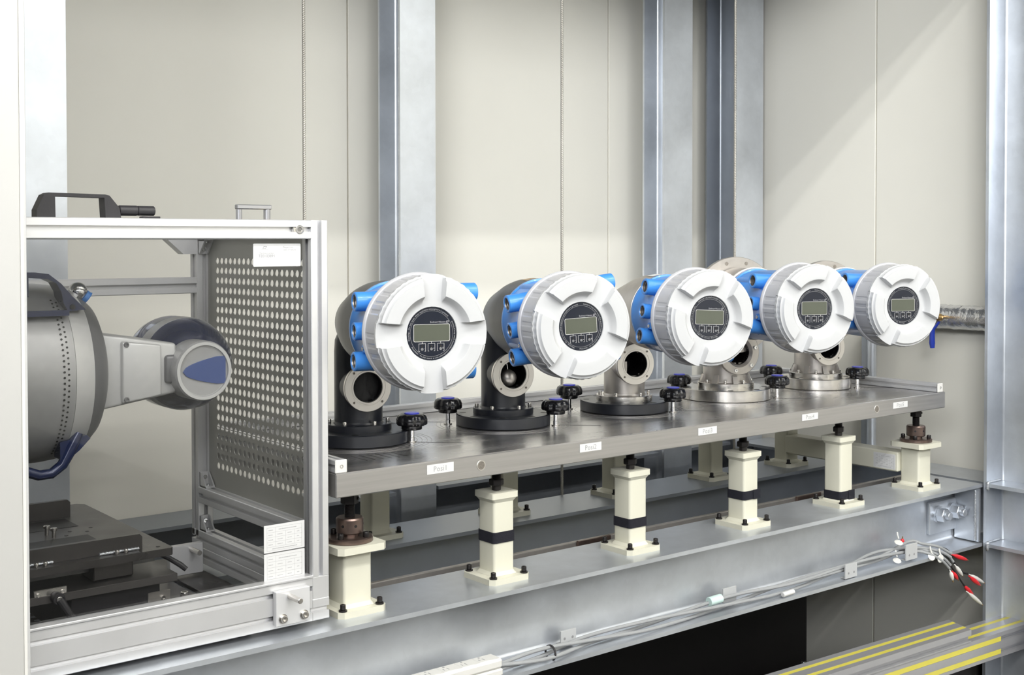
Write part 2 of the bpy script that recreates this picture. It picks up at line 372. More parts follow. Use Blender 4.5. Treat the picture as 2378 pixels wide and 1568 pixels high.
mb().box(2.8382, 2.9662, 2.7875, 2.7899, 0.0, 2.74).build('cover_plate', 'galv', c3)
mb().box(3.1789+0.002, 3.3189, 2.7875, 2.7899, 0.0, 2.74).build('cover_plate', 'galv', c4)
# front right column, web facing left, near flange out of frame
cr_ = thing('steel_column', 'wide galvanised steel column at the right edge with welded stiffeners', 'column')
poly = [(u+3.255, 1.68+v) for u, v in ibeam_poly(0.172, 0.186, 0.009, 0.008, 0.008)]
mb().prism(poly, 'z', 0, 2.74).build('section', 'galv', cr_, angle=50)
for z in (0.913, 0.744):
    B = mb(); B.prism([(3.171, 1.690), (3.251, 1.690), (3.251, 1.846), (3.239, 1.856), (3.171, 1.856)], 'z', z, z+0.010); B.build('stiffener', 'galv', cr_)
    B = mb(); B.tube([(3.1685, 1.853+0.001*(-1)**k, z-0.008+0.003*k) for k in range(9)], [0.003, .005, .006, .005, .006, .005, .006, .005, .003], 8)
    B.tube([(3.1685+0.006*k/2, 1.857, z+0.0125+0.001*(-1)**k) for k in range(25)], 0.0032, 6); B.build('weld_seam', 'weld', cr_)

# slotted strut standing by the right wall and foil pipe with valve
st = thing('wall_strut', 'thin galvanised strut standing against the right wall behind the worktop end', 'strut')
mb().box(3.300, 3.330, 2.345, 2.369, 0.9205, 1.33, b=0.002).build('channel', 'galv_shade', st)
mb().lathe([(0.0145, 0.9205), (0.0145, 1.33)], (3.303, 2.331, 0), (0, 0, 1), 20).build('conduit', 'galv', st)
pp = thing('insulated_pipe', 'foil-wrapped insulated pipe running along the right wall', 'pipe')
B = mb(); n = 60
B.tube([(3.305, 2.30-0.43*k/n, 1.376+0.001*sin(k*1.7)) for k in range(n+1)], [0.036+0.0004*sin(k*2.3)+0.0005*sin(k*0.9) for k in range(n+1)], 24)
B.build('foil_jacket', 'foil', pp)
B = mb(); B.cyl((3.272, 2.066, 1.376), (3.235, 2.056, 1.377), 0.008, 16); B.lathe([(0.004, -0.012), (0.010, -0.008), (0.012, 0), (0.010, 0.008), (0.004, 0.012)], (3.235, 2.052, 1.377), (0, -1, 0.2), 16)
B.build('valve_body', 'brass', pp)
B = mb(); P = [(3.238, 2.052, 1.365), (3.236, 2.062, 1.350), (3.236, 2.070, 1.342), (3.236, 2.074, 1.325), (3.236, 2.074, 1.300), (3.236, 2.073, 1.285)]
B.tube(P, [0.004, 0.004, 0.005, 0.0075, 0.0085, 0.0065], 10); B.build('valve_lever', 'valveblue', pp)

# dark cabinet under the rear beam
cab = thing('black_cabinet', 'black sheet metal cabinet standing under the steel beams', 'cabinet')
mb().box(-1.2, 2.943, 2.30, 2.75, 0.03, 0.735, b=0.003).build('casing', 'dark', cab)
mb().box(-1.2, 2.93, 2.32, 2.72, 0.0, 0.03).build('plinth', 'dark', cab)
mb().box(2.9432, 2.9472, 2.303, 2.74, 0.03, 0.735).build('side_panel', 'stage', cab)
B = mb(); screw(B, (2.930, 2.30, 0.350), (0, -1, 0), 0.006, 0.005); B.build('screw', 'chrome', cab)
# channel rail between the beams
ra = thing('channel_rail', 'slim brown-grey steel rail between the front and rear beams', 'rail')
mb().box(-1.0, 3.15, 2.088, 2.100, 0.880, 0.918, b=0.0015).build('web', 'steelm', ra)
mb().box(-1.0, 3.15, 2.100, 2.130, 0.880, 0.886).build('flange', 'steelm', ra)
for i, (x, lb) in enumerate(((1.842, 'small brown steel bracket on the rail behind the second front post'), (2.62, 'small brown steel bracket on the rail behind the fourth banded post'))):
    t = thing('rail_bracket', lb, 'bracket')
    mb().box(x, x+0.10, 2.078, 2.087, 0.888, 0.921, b=0.001).build('plate', 'brown', t)
    B = mb(); screw(B, (x+0.03, 2.078, 0.906), (0, -1, 0), 0.004, 0.003); B.build('screw', 'oxide', t)

# ------------------------------------------------------------------ striped aluminium guards, lower right
def guard(name, label, ox, oy, oz, yaw, L0, W, H, top, front, endcut=0.0, ends=(1, 1)):
    t = thing(name, label, 'rail', (ox, oy, oz), yaw)
    # local: x along (0 = right end), y depth, z up. slots along top (y centres) and front (z centres)
    sw = 0.0135; sd = 0.006
    poly = [(0, 0)]
    pts = [(0, 0), (W, 0), (W, H)]
    for c in sorted(top, reverse=True): pts += [(c+sw/2, H), (c+sw/2, H-sd), (c-sw/2, H-sd), (c-sw/2, H)]
    pts += [(0, H)]
    for c in sorted(front, reverse=True): pts += [(0, c+sw/2), (sd*2, c+sw/2), (sd*2, c-sw/2), (0, c-sw/2)]
    B = mb(); B.prism(pts, 'x', -L0, 0)
    B.v = [(x+(endcut*y if x > -L0/2 else 0), y, z) for x, y, z in B.v]
    B.build('extrusion', 'guard', t, smooth=False)
    return t, sw
gt, sw = guard('guard_rail', 'upper slotted aluminium guard rail with two yellow stripes on top', 2.9729-0.005, 1.7795, 0.538, rad(-2.5), 1.7, 0.0885, 0.0325, (0.024, 0.064), (0.010,), endcut=0.30)
for c in (0.024, 0.064):
    mb().prism([(-1.68, c-sw/2+0.0003), (0.30*c-0.0005-sw*0.15, c-sw/2+0.0003), (0.30*c-0.0005+sw*0.15, c+sw/2-0.0003), (-1.68, c+sw/2-0.0003)], 'z', 0.0266, 0.0322).build('yellow_stripe', 'yellow', gt)
gb, sw = guard('guard_rail', 'lower slotted aluminium guard rail running on behind the upper one, striped yellow', 3.55, 1.757, 0.4685, rad(-2.5), 2.3, 0.0885, 0.068, (0.024, 0.064), (0.016, 0.050), endcut=0.0)
for c in (0.024, 0.064):
    mb().box(-2.2, -0.285, c-sw/2+0.0003, c+sw/2-0.0003, 0.0622, 0.0676).build('yellow_stripe', 'yellow', gb)
for c in (0.016, 0.050):
    mb().box(-2.2, -0.44, 0.0004, 0.0058, c-sw/2+0.0003, c+sw/2-0.0003).build('yellow_stripe', 'yellow', gb)
sk = thing('blocking_sheet', 'dark grey sheet added below the striped guard rails to block floor light', 'sheet')  # added sheet, keeps floor bounce out of the space behind
mb().box(-1.5, 3.345, 1.885, 1.890, 0.0, 0.47).build('sheet', 'stage', sk, smooth=False)
kb = thing('black_bracket', 'rounded black bracket with a screw below the striped guard rails', 'bracket')
B = mb(); B.tube([(3.165, 1.70, 0.455), (3.185, 1.70, 0.435), (3.20, 1.70, 0.40), (3.215, 1.70, 0.36)], [0.018, 0.030, 0.032, 0.028], 16); B.build('arm', 'blackm', kb)
B = mb(); screw(B, (3.165, 1.672, 0.418), (0, -1, 0), 0.008, 0.006); B.build('screw', 'chrome', kb)

# ------------------------------------------------------------------ worktop plate
PX0, PX1, PY0, PY1, ZT, PTH = 1.110, 3.036, 1.904, 2.478, 1.1871, 0.0443
wt = thing('worktop', 'long ground-steel worktop plate carrying the five gauges', 'worktop')
mb().box(PX0, PX1, PY0, PY1, ZT-PTH, ZT-0.0006, b=0.0018).build('slab', 'plate', wt)
mb().box(PX0+0.0016, PX1-0.0016, PY0+0.0016, PY1-0.0016, ZT-0.0007, ZT).build('top_face', 'ptop', wt, smooth=False)
for x in (1.434, 2.7205):
    B = mb(); B.ring((x, PY0-0.0006, 1.1655), (0, 1, 0), 0.0105, 0.0082, 0.003, 32, b=0.0004); B.build('hole_rim', 'ring', wt)
    B = mb(); B.lathe([(0.0082, 0.0002), (0.0078, 0.0004), (0.006, 0.0004)], (x, PY0-0.0007, 1.1655), (0, 1, 0), 32); B.build('tapped_hole', 'bored', wt)
GA = [(1.334, 2.195, 12.6, 0.0), (1.716, 2.195, 15.8, -0.003), (2.094, 2.194, 16.8, -0.001), (2.466, 2.196, 18.0, 0.006), (2.850, 2.200, 20.3, 0.001)]
for gx, gy, _, _ in GA:
    B = mb()
    for r in (0.122, 0.132, 0.143, 0.152):
        B.lathe([(r-0.0004, 0), (r-0.0004, 0.00025), (r+0.0004, 0.00025), (r+0.0004, 0)], (gx, gy, ZT), (0, 0, 1), 96, cap=False)
    o = B.build('engraved_ring', 'plate', wt); o['kind'] = 'stuff'
    for sx, sy, ex, ey in ((0.085, -0.09, 0.155, -0.158), (-0.085, 0.10, -0.15, 0.165)):
        d = Vector((ex-sx, ey-sy, 0)).normalized(); q = Vector((-d.y, d.x, 0))*0.0022
        p0 = Vector((gx+sx, gy+sy, ZT)); p1 = Vector((gx+ex, gy+ey, ZT))
        B = mb(); vs = [p0-q, p1-q, p1+q, p0+q]
        B.add([tuple(v) for v in vs]+[(v.x, v.y, v.z+0.0003) for v in vs], [(0, 3, 2, 1), (4, 5, 6, 7), (0, 1, 5, 4), (1, 2, 6, 5), (2, 3, 7, 6), (3, 0, 4, 7)])
        B.build('clamp_slot', 'oxide', wt, smooth=False)
# ruled scribe lines near the first gauge
B = mb()
for k in range(6):
    x = 1.225+0.017*k; B.box(x, x+0.0008, 1.985-0.002*k, 2.045-0.002*k, ZT, ZT+0.00025)
B.build('scribe_lines', 'oxide', wt, smooth=False)['kind'] = 'stuff'
# perimeter rails on the worktop
def wrail(name, label, axis, a, b, u0, v0, caps):
    t = thing(name, label, 'rail')
    extrusion('extrusion', axis, a, b, u0, v0, 1, 1, 0.0235, 0.0235, t, 'alu', sw=0.006, sd=0.006)
    for c in caps:
        if axis == 'y': mb().box(u0-0.0004, u0+0.0239, c, c+0.004, v0-0.0004, v0+0.0239, b=0.0015).build('end_cap', 'wplastic', t)
        B = mb(); B.lathe([(0.0035, 0), (0.0035, 0.0006), (0.0022, 0.0006), (0.0018, 0.0001)], (u0+0.0118, c, v0+0.0118), (0, -1, 0), 16, cap=False); B.build('cap_screw', 'steel', t)
    return t
wrail('edge_rail', 'aluminium edge rail on the left end of the worktop, with white end cap', 'y', PY0+0.004, PY1-0.028, PX0-0.0005, ZT+0.0004, (PY0-0.0005,))
wrail('edge_rail', 'aluminium edge rail on the right end of the worktop, with white end cap', 'y', PY0+0.004, PY1-0.028, PX1-0.036, ZT+0.0004, (PY0-0.0005,))
wrail('edge_rail', 'long aluminium edge rail along the back of the worktop', 'x', PX0, PX1-0.014, PY1-0.027, ZT+0.0004, ())
# position labels
for i, (x0, x1, zt, zb) in enumerate(((1.3058, 1.3676, 1.1819-0.0015, 1.1624), (1.6898, 1.7504, 1.1800, 1.1630), (2.0466, 2.1081, 1.1795, 1.1630), (2.4145, 2.4764, 1.1784, 1.1625), (2.7912, 2.8564, 1.1765, 1.1605))):
    t = thing('position_label', 'white label reading Posi%d on the front edge of the worktop' % (i+1), 'label', group='position labels on the worktop edge')
    mb().box(x0, x1, PY0-0.0009, PY0-0.0003, zb, zt).build('tape', 'label', t, smooth=False)
    vs, fs = text_geo('Posi%d' % (i+1), 0.0145, 1.05)
    B = mb(); B.add([((x0+x1)/2+v.x, PY0-0.0011, (zt+zb)/2+v.y-0.0005) for v in vs], fs); B.build('lettering', 'ink' if i else 'ink', t, smooth=False)

# ------------------------------------------------------------------ cream posts
def post(name, label, x, y, group, kind='plain', strap=None, rear=False, hx=0.026, hy=0.026):
    t = thing(name, label, 'post', (x, y, 0.92), 0, group)
    hb, kb_ = 0.0505, 0.051; ch = 0.009
    def chamf(a, b, c): return [(-a+c, -b), (a-c, -b), (a, -b+c), (a, b-c), (a-c, b), (-a+c, b), (-a, b-c), (-a, -b+c)]
    mb().prism(chamf(hb, kb_, ch), 'z', 0.0, 0.0115).build('base_plate', 'cream', t, smooth=False)
    top = 0.178 if kind == 'plain' else 0.1275
    if kind == 'wide': hx += 0.004; hy += 0.003
    r = 0.006; poly = [(u, v) for u, v in rounded(hx, hy, r)]
    mb().prism(poly, 'z', 0.0115, top-0.011).build('tube', 'cream', t, angle=40)
    # fillet weld at the foot
    B = mb(); a = rounded(hx+0.006, hy+0.006, 0.009); b = rounded(hx, hy, r); n = len(a)
    B.add([(u, v, 0.0117) for u, v in a]+[(u, v, 0.0185) for u, v in b], [(i, (i+1) % n, (i+1) % n+n, i+n) for i in range(n)]); B.build('foot_weld', 'cream', t)
    for sx in (-1, 1):
        for sy in (-1, 1):
            B = mb(); px, py = sx*0.039, sy*0.0405
            B.cyl((px, py, 0.0115), (px, py, 0.0145), 0.0078, 16); screw(B, (px, py, 0.0145), (0, 0, 1), 0.0052, 0.010); B.build('bolt', 'oxide', t)
    if kind == 'plain':
        B = mb(); a = rounded(hx, hy, 0.005); b = rounded(0.033, 0.031, 0.005); n = len(a)
        B.add([(u, v, top-0.020) for u, v in a]+[(u, v, top-0.011) for u, v in b], [(i, (i+1) % n, (i+1) % n+n, i+n) for i in range(n)])
        B.prism(rounded(0.033, 0.031, 0.004), 'z', top-0.012, top); B.build('cap', 'cream', t, angle=40)
        B = mb(); B.cyl((0, 0, top), (0, 0, top+0.012), 0.0095, 20, b=0.001); B.hexn((0, 0, top+0.010), (0, 0, 1), 0.0150, 0.013, 0.0014); B.build('lock_nut', 'oxide', t)
        z0 = top+0.023
    else:
        mb().prism(chamf(0.051, 0.052, 0.009), 'z', top-0.013, top).build('cap', 'cream', t, smooth=False)
        B = mb(); B.lathe([(0.041, 0), (0.043, 0.001), (0.043, 0.008), (0.041, 0.0095), (0.012, 0.0095)], (0, 0, top), (0, 0, 1), 48); B.build('flange', 'brown', t)
        B = mb(); B.cyl((0, 0, top+0.0095), (0, 0, top+0.016), 0.017, 24); B.lathe([(0.0235, 0), (0.0255, 0.002), (0.0255, 0.026), (0.0235, 0.029), (0.008, 0.029)], (0, 0, top+0.0155), (0, 0, 1), 40); B.build('collar', 'brown', t)
        for a in (-150, -95, -25, 60):
            q = (0.0257*cos(rad(a)), 0.0257*sin(rad(a)), top+0.031); B = mb(); B.cyl((q[0]*0.9, q[1]*0.9, q[2]), q, 0.0028, 12); B.build('spanner_hole', 'dark', t)
        for a in (-60, 30, 120, 210):
            B = mb(); screw(B, (0.034*cos(rad(a)), 0.034*sin(rad(a)), top+0.0095), (0, 0, 1), 0.0058, 0.010); B.build('bolt', 'oxide', t)
        B = mb(); B.hexn((0, 0, top+0.069), (0, 0, 1), 0.0165, 0.019, 0.001); B.build('lock_nut', 'oxide', t)
        B = mb(); B.cyl((0.012, -0.0098, top+0.079), (0.013, -0.0112, top+0.079), 0.003, 10); B.build('nut_hole', 'dark', t)
        z0 = top+0.044
    zt = ZT-PTH-0.92-0.0004
    B = mb(); k = int((zt-z0)/0.0009); pr = []
    for i in range(k+1): pr.append((0.0098 if i % 2 else 0.0090, z0+(zt-z0)*i/k))
    B.lathe(pr, (0, 0, 0), (0, 0, 1), 20); B.build('threaded_rod', 'oxide', t)
    if strap:
        zb, zt2 = strap[0]-0.9225, strap[1]-0.9225
        B = mb(); a = rounded(hx+0.0022, hy+0.0022, r+0.002); n = len(a)
        B.prism(a, 'z', zb, zt2); B.build('strap', 'strap', t, angle=40)
        if strap[2] == 'loose': mb().box(hx+0.003, hx+0.0045, 0.0, 0.012, zb-0.012, zt2-0.004).build('strap_end', 'strap', t)
        if strap[2] == 'overlap': mb().box(0.004, hx+0.0030, -hy-0.0042, -hy-0.0022, zb-0.0004, zt2+0.0016, b=0.0005).build('strap_end', 'strap', t)
    return t
FP = [(1.1725, 'wide', None, 'thick cream post next to the glass box, with bronze flange on top'),
      (1.516, 'plain', (0.9995, 1.0211, 'loose'), 'cream post with a black strap, between labels Posi1 and Posi2'),
      (1.891, 'plain', (0.9753, 0.9955, ''), 'cream post with a black strap, just right of label Posi2'),
      (2.266, 'plain', (0.9878, 1.0083, 'overlap'), 'cream post with a black strap, right of label Posi3'),
      (2.638, 'plain', (0.9377, 0.9599, 'overlap'), 'cream post whose black strap sits at the very bottom'),
      (2.985, 'wide', None, 'thick cream post under the right end of the worktop, bronze flange')]
for i, (x, k, s, lb) in enumerate(FP): post('support_post', lb, x, 1.962, 'front row of cream support posts', k, s)
RP = [(1.509, 'rear cream post in shade, seen right of the bronze-flanged first post'), (1.889, 'rear cream post in shade behind the first strapped post'),
      (2.268, 'rear cream post in shade behind the second strapped post'), (2.645, 'rear cream post in shade left of the third strapped post'), (2.984, 'rear cream post joined to the white-labelled tie bar')]
for x, lb in RP: post('support_post', lb, x, 2.412, 'rear row of cream support posts', 'plain', None, True)
tb = thing('tie_bar', 'cream square tie bar joining front and rear posts, with paper label', 'bar')
mb().box(2.944, 3.000, 1.992, 2.384, 0.962, 1.0165, b=0.003).build('bar', 'cream', tb)
def info_card(parent, P0, eu, ev, W, H, footer=True, off=0.0004, nrm=None):
    # printed table: thin raised print lines on a card; P0 lower-left corner, eu/ev unit vectors
    P0 = Vector(P0); eu = Vector(eu); ev = Vector(ev); nn = Vector(nrm) if nrm else eu.cross(ev)
    def quad(B, u0, u1, v0, v1, o):
        B.add([P0+eu*u0+ev*v0+nn*o, P0+eu*u1+ev*v0+nn*o, P0+eu*u1+ev*v1+nn*o, P0+eu*u0+ev*v1+nn*o], [(0, 1, 2, 3)])
    B = mb(); x0, x1 = 0.07*W, 0.93*W; y0, y1 = 0.06*H, 0.90*H; yb = y0+(y1-y0)*(0.16 if footer else 0.0); lw = 0.0003
    rows = [yb+(y1-yb)*k/4 for k in range(5)]; cols = [x0, 0.28*W, 0.53*W, 0.75*W, x1]
    for r in rows+[y0]: quad(B, x0, x1, r, r+lw, off)
    for i, c in enumerate(cols): quad(B, c, c+lw, yb if i else y0, y1 if i in (0, 1, 4) else rows[3], off)
    quad(B, x1, x1+lw, y0, y1, off)
    B.build('printed_table', 'ink', parent, smooth=False)
    B = mb(); rnd = random.Random(5)
    def word(u0, u1, v, h):
        u = u0
        while u < u1:
            w_ = h*(0.35+0.4*rnd.random())
            quad(B, u, min(u+w_, u1), v-h/2, v+h/2*rnd.choice((0.6, 1.0, 0.8)), off); u += w_+h*0.3
    for k in range(4):
        v = (rows[k]+rows[k+1])/2; word(0.11*W, 0.22*W, v, 0.0014)
        if k == 3: word(0.36*W, 0.80*W, v, 0.0016)
        else: word(0.33*W, 0.46*W, v, 0.0012); word(0.58*W, 0.68*W, v, 0.0012); word(0.81*W, 0.87*W, v, 0.0012)
    if footer: word(0.2*W, 0.82*W, (y0+yb)/2, 0.0016)
    B.build('printed_text', 'ink', parent, smooth=False)
tl = thing('asset_label', 'white paper label with a printed table on the cream tie bar', 'label')
mb().box(2.9432, 2.9438, 1.999, 2.070, 0.967, 1.009).build('paper', 'label', tl, smooth=False)
info_card(tl, (2.9432, 2.070, 0.967), (0, -1, 0), (0, 0, 1), 0.071, 0.042, True, nrm=(-1, 0, 0))

# ------------------------------------------------------------------ tank gauges
HZ = 0.25   # axis height of the heads above the worktop
def bend(vs, R, a_mid, out=False):
    # wrap text (centred on origin, x along text, y up) on a circle; a_mid angle of its middle
    r = []
    for v in vs:
        if not out: a = a_mid - v.x/R; rr = R+v.y
        else: a = a_mid + v.x/R; rr = R-v.y
        r.append((rr*cos(a), rr*sin(a)))
    return r
def gauge(i, gx, gy, th, dz, label, style, cover_rot, body_roll, lcd_roll, text_rot, group):
    t = thing('tank_gauge', label, 'gauge', (gx, gy, ZT+0.0003), -rad(th), group)
    H = HZ+dz
    A = (0, -1, 0)
    dark = style == 'black'
    mp = 'black' if dark else 'steelm'
    fr = {0: 0.107, 1: 0.107, 2: 0.1085, 3: 0.1175, 4: 0.099}[i]
    pr = 0.0500 if i < 3 else 0.0595
    # base flange
    fth = 0.0255 if i < 3 else 0.030
    B = mb(); B.lathe([(fr-0.003, 0), (fr-0.0015, 0.0015), (fr, 0.0016), (fr, fth-0.0015), (fr-0.0015, fth), (pr*0.8, fth)], (0, 0, 0), (0, 0, 1), 72)
    B.build('base_flange', 'black' if i < 3 else 'steel', t, angle=30)
    for k in range(8):
        a = rad(22+45*k); q = (fr*0.86*cos(a), fr*0.86*sin(a), fth)
        B = mb(); B.lathe([(0.0075, 0.0001), (0.0075, 0.0003), (0.0001, 0.0003)], q, (0, 0, 1), 20); B.build('flange_hole', 'dark', t)
    nr = 0.0685 if i < 3 else 0.074
    B = mb(); B.lathe([(nr, 0), (nr, 0.0125), (nr-0.001, 0.0135), (pr, 0.0135)], (0, 0, fth), (0, 0, 1), 64); B.build('neck_flange', 'black' if dark else 'steel', t, angle=30)
    zb = fth+0.0135
    nb = 6 if i < 3 else 8
    for k in range(nb):
        a = rad(-90+14+360/nb*k); B = mb(); screw(B, ((nr-0.008)*cos(a), (nr-0.008)*sin(a), zb-0.0005), (0, 0, 1), 0.0042, 0.0085); B.build('neck_screw', 'steel', t)
    if i >= 3:
        for k in range(8):
            a = rad(-90+14+22.5+45*k); B = mb()
            m4 = Matrix.Rotation(a, 4, 'Z')
            B.add([m4 @ Vector(v) for v in [(pr-0.003, -0.0068, zb-0.001), (nr-0.001, -0.0068, zb-0.001), (nr-0.001, 0.0068, zb-0.001), (pr-0.003, 0.0068, zb-0.001), (pr-0.003, -0.0068, zb+0.021), (pr+0.004, -0.0068, zb+0.021), (pr+0.004, 0.0068, zb+0.021), (pr-0.003, 0.0068, zb+0.021)]],
                  [(0, 3, 2, 1), (4, 5, 6, 7), (0, 1, 5, 4), (1, 2, 6, 5), (2, 3, 7, 6), (3, 0, 4, 7)]); B.build('gusset', 'steelm', t, smooth=False)
    # standpipe: goes up, shoulders into the drum housing
    pz = 0.1175 if i != 3 else 0.125; pl = 0.061 if i < 3 else 0.070
    zs = [k*0.005 for k in range(1, int((H-0.078-fth)/0.005))]
    B = mb(); B.lathe([(pr+0.004, 0), (pr, 0.004)]+[(pr, z_) for z_ in zs if z_ > 0.004]+[(pr, H-0.075-fth), (pr*0.97, H-0.052-fth), (pr*0.72, H-0.022-fth), (pr*0.5, H+0.01-fth)], (0, 0, zb-0.0005), (0, 0, 1), 96)
    def keep(f):
        q = sum((Vector(B.v[k]) for k in f), Vector())/len(f)
        return not (q.y < -0.02 and math.hypot(q.x, q.z-pz) < 0.0300)
    B.f = [f for f in B.f if keep(f)]
    B.build('standpipe', mp, t, angle=60)
    # sight port
    B = mb(); B.lathe([(0.0470, 0.0), (0.0470, pl-0.008)], (0, 0, pz), A, 48, cap=False); B.build('port_tube', mp, t)
    R0 = 0.050; hr = 0.0305
    if i == 3:
        poly = [(0.060/cos(rad(30))*cos(rad(30+60*k))*0.93, 0.060/cos(rad(30))*sin(rad(30+60*k))*0.93) for k in range(6)]
        B = mb(); n = 48
        oct_ = lambda a: 0.058/max(0.92, 1) * (1+0.05*abs(cos(3*a))**3)
        B.lathe([(hr, 0), (0.056, 0), (0.058, 0.001), (0.058, 0.013), (0.0565, 0.014), (hr+0.008, 0.014), (hr, 0.006), (hr, 0)], (0, -(pl-0.012), pz), A, 48, scal=lambda a, h: 1.0, cap=False)
        B.build('port_flange', 'steelm', t, angle=30)
        for k in range(6):
            a = rad(15+60*k); B = mb(); screw(B, (0.0475*cos(a), -(pl+0.002), pz+0.0475*sin(a)), A, 0.0052, 0.004); B.build('port_screw', 'chrome', t)
    else:
        B = mb(); B.lathe([(hr, 0), (R0-0.001, 0), (R0, 0.001), (R0, 0.0085), (R0-0.0008, 0.0095), (hr+0.007, 0.0095), (hr+0.0065, 0.0088), (hr+0.0045, 0.0088), (hr+0.004, 0.0095), (hr+0.001, 0.0095), (hr, 0.0085), (hr, 0)], (0, -(pl-0.009), pz), A, 64, cap=False)
        B.build('port_flange', 'ring' if i != 3 else 'steelm', t, angle=30)
        for k in range(4):
            a = rad(45+90*k); q = (0.0425*cos(a), -(pl+0.0007), pz+0.0425*sin(a))
            B = mb(); B.lathe([(0.0033, 0), (0.0033, 0.0004), (0.0026, 0.0004), (0.0024, 0.0)], q, A, 16, cap=False); B.build('hole_rim', 'ring', t)
            B = mb(); B.lathe([(0.0026, 0.0002), (0.0001, 0.0002)], q, A, 16); B.build('tapped_hole', 'bored', t)
    B = mb(); B.lathe([(hr, -0.001), (hr*0.98, -(pl+0.025)), (0.0005, -(pl+0.028))], (0, -(pl-0.002), pz), A, 40, cap=False)
    # bore lining with dark bottom
    B.build('port_bore', 'dark' if i else 'blackm', t)
    if i == 0:
        B = mb(); B.lathe([(0.0005, 0), (hr*0.97, 0)], (0, -0.045, pz), A, 40); B.build('port_disc', 'blackm', t)
    if i == 1:
        B = mb(); B.lathe([(0.0195*sin(rad(10*k+0.1)), -0.0195*cos(rad(10*k))) for k in range(19)], (-0.002, -0.034, pz-0.010), (0, 0, 1), 28, cap=False); B.build('float_ball', 'steelm', t)
        B = mb(); B.tube([(-0.002, -0.034, pz+0.007), (-0.006, -0.036, pz+0.026)], 0.0012, 6); B.build('float_wire', 'steel', t)
    if i == 2:
        mb().box(-0.028, -0.012, -0.040, -0.018, pz-0.024, pz+0.006, b=0.001).build('inner_block', 'steelm', t)
    # drum housing
    if i < 3:
        B = mb(); B.lathe([(0.030, -0.012), (0.046, -0.008), (0.060, 0.03), (0.072, 0.075), (0.081, 0.108), (0.0860, 0.135), (0.088, 0.160), (0.0885, 0.205), (0.086, 0.207)], (0, 0, H), A, 72)
        B.build('drum_housing', mp, t, angle=40)
    else:
        rf = 0.126 if i == 3 else 0.117
        B = mb(); B.lathe([(0.046, -0.02), (0.075, 0.0), (0.080, 0.02), (0.082, 0.055), (0.090, 0.062), (0.090, 0.145)], (0, 0, H), A, 72); B.build('drum_housing', 'steelm', t, angle=40)
        B = mb(); B.lathe([(0.05, 0), (rf-0.001, 0), (rf, 0.001), (rf, 0.013), (rf-0.001, 0.014), (0.085, 0.014)], (0, -0.040, H-0.008), A, 80); B.build('drum_flange', 'steelm', t, angle=30)
        for k in range(12):
            a = rad(15+30*k); q = (rf*0.89*cos(a), -0.0542, H-0.008+rf*0.89*sin(a)); B = mb(); B.lathe([(0.0050, 0), (0.0050, 0.0004), (0.0001, 0.0004)], q, A, 16); B.build('flange_hole', 'bored', t)
        B = mb(); B.lathe([(0.0905, 0), (0.0925, 0.001), (0.0925, 0.006), (0.0905, 0.007)], (0, -0.138, H), A, 64); B.build('gasket_ring', 'wplastic', t)
    # blue electronics body, rolled a little about its axis
    y0 = 0.207 if i < 3 else 0.147
    R_ = rad(body_roll)
    def P(x, d, z): return (x*cos(R_)+z*sin(R_), -d, H-x*sin(R_)+z*cos(R_))
    B = mb()
    B.lathe([(0.088, y0), (0.0895, y0+0.002), (0.0895, y0+0.010), (0.0885, y0+0.012), (0.091, 0.29), (0.098, 0.335), (0.101, 0.343)], (0, 0, H), A, 72,
            scal=lambda a, h: 1.0 - (0.035*max(0, -sin(a))**4 if h < 0.33 and h > y0+0.011 else 0))
    B.build('blue_body', 'blue', t, angle=40)
    for k in range(4):
        a = rad(40+90*k)+R_; B = mb(); B.lathe([(0.0001, 0), (0.007, 0), (0.009, 0.02), (0.010, 0.10)], (0.084*cos(a), -(y0+0.013), H+0.084*sin(a)), A, 14); B.build('corner_lug', 'blue', t)
    for x1, z, rr, x0 in ((-0.110, 0.055, 0.0180, -0.04), (-0.111, 0.0008, 0.0165, -0.04), (-0.112, -0.054, 0.0180, -0.03), (0.130, 0.068, 0.0180, 0.04), (0.126, -0.078, 0.0180, 0.03)):
        s = 1 if x1 > 0 else -1; p0 = Vector(P(x0, 0.302, z)); p1 = Vector(P(x1, 0.302, z)); d = (p1-p0).normalized(); L_ = (p1-p0).length
        B = mb(); ri = rr*0.68
        B.lathe([(rr*1.12, 0), (rr*1.06, L_*0.45), (rr, L_*0.62), (rr, L_-0.0015), (rr-0.0015, L_), (ri+0.0008, L_), (ri, L_-0.001), (ri, L_-0.030), (0.0005, L_-0.030)], p0, d, 32, cap=False)
        o = B.build('conduit_entry', 'blue', t, angle=40)
        B = mb(); n = 12; B.lathe([(ri-0.0001-(0.0006 if k % 2 else 0), L_-0.0015-0.0022*k) for k in range(n)]+[(0.0005, L_-0.0285)], p0, d, 28, cap=False); B.build('thread', 'bored', o)
    B = mb(); q = P(-0.094, 0.322, -0.030); B.box(q[0]-0.006, q[0]+0.012, q[1]-0.008, q[1]+0.008, q[2]-0.007, q[2]+0.007, b=0.002); B.build('ground_lug', 'blue', t)
    B = mb(); screw(B, (q[0]-0.006, q[1], q[2]), (-1, 0, 0), 0.0035, 0.002); B.build('ground_screw', 'steel', t)
    # ribbed cover skirt
    n = 240
    pat = [0]*n
    for c in range(8):
        base = int(c*30)
        for g in (0, 7, 14):
            for k in range(3): pat[(base+g+k) % n] = 1
    def rib(a, h):
        if h < 0.352 or h > 0.402: return 1.0
        k = int((a+rad(cover_rot))/(2*PI)*n) % n
        return 1.0 - (0.011 if pat[k] else 0)
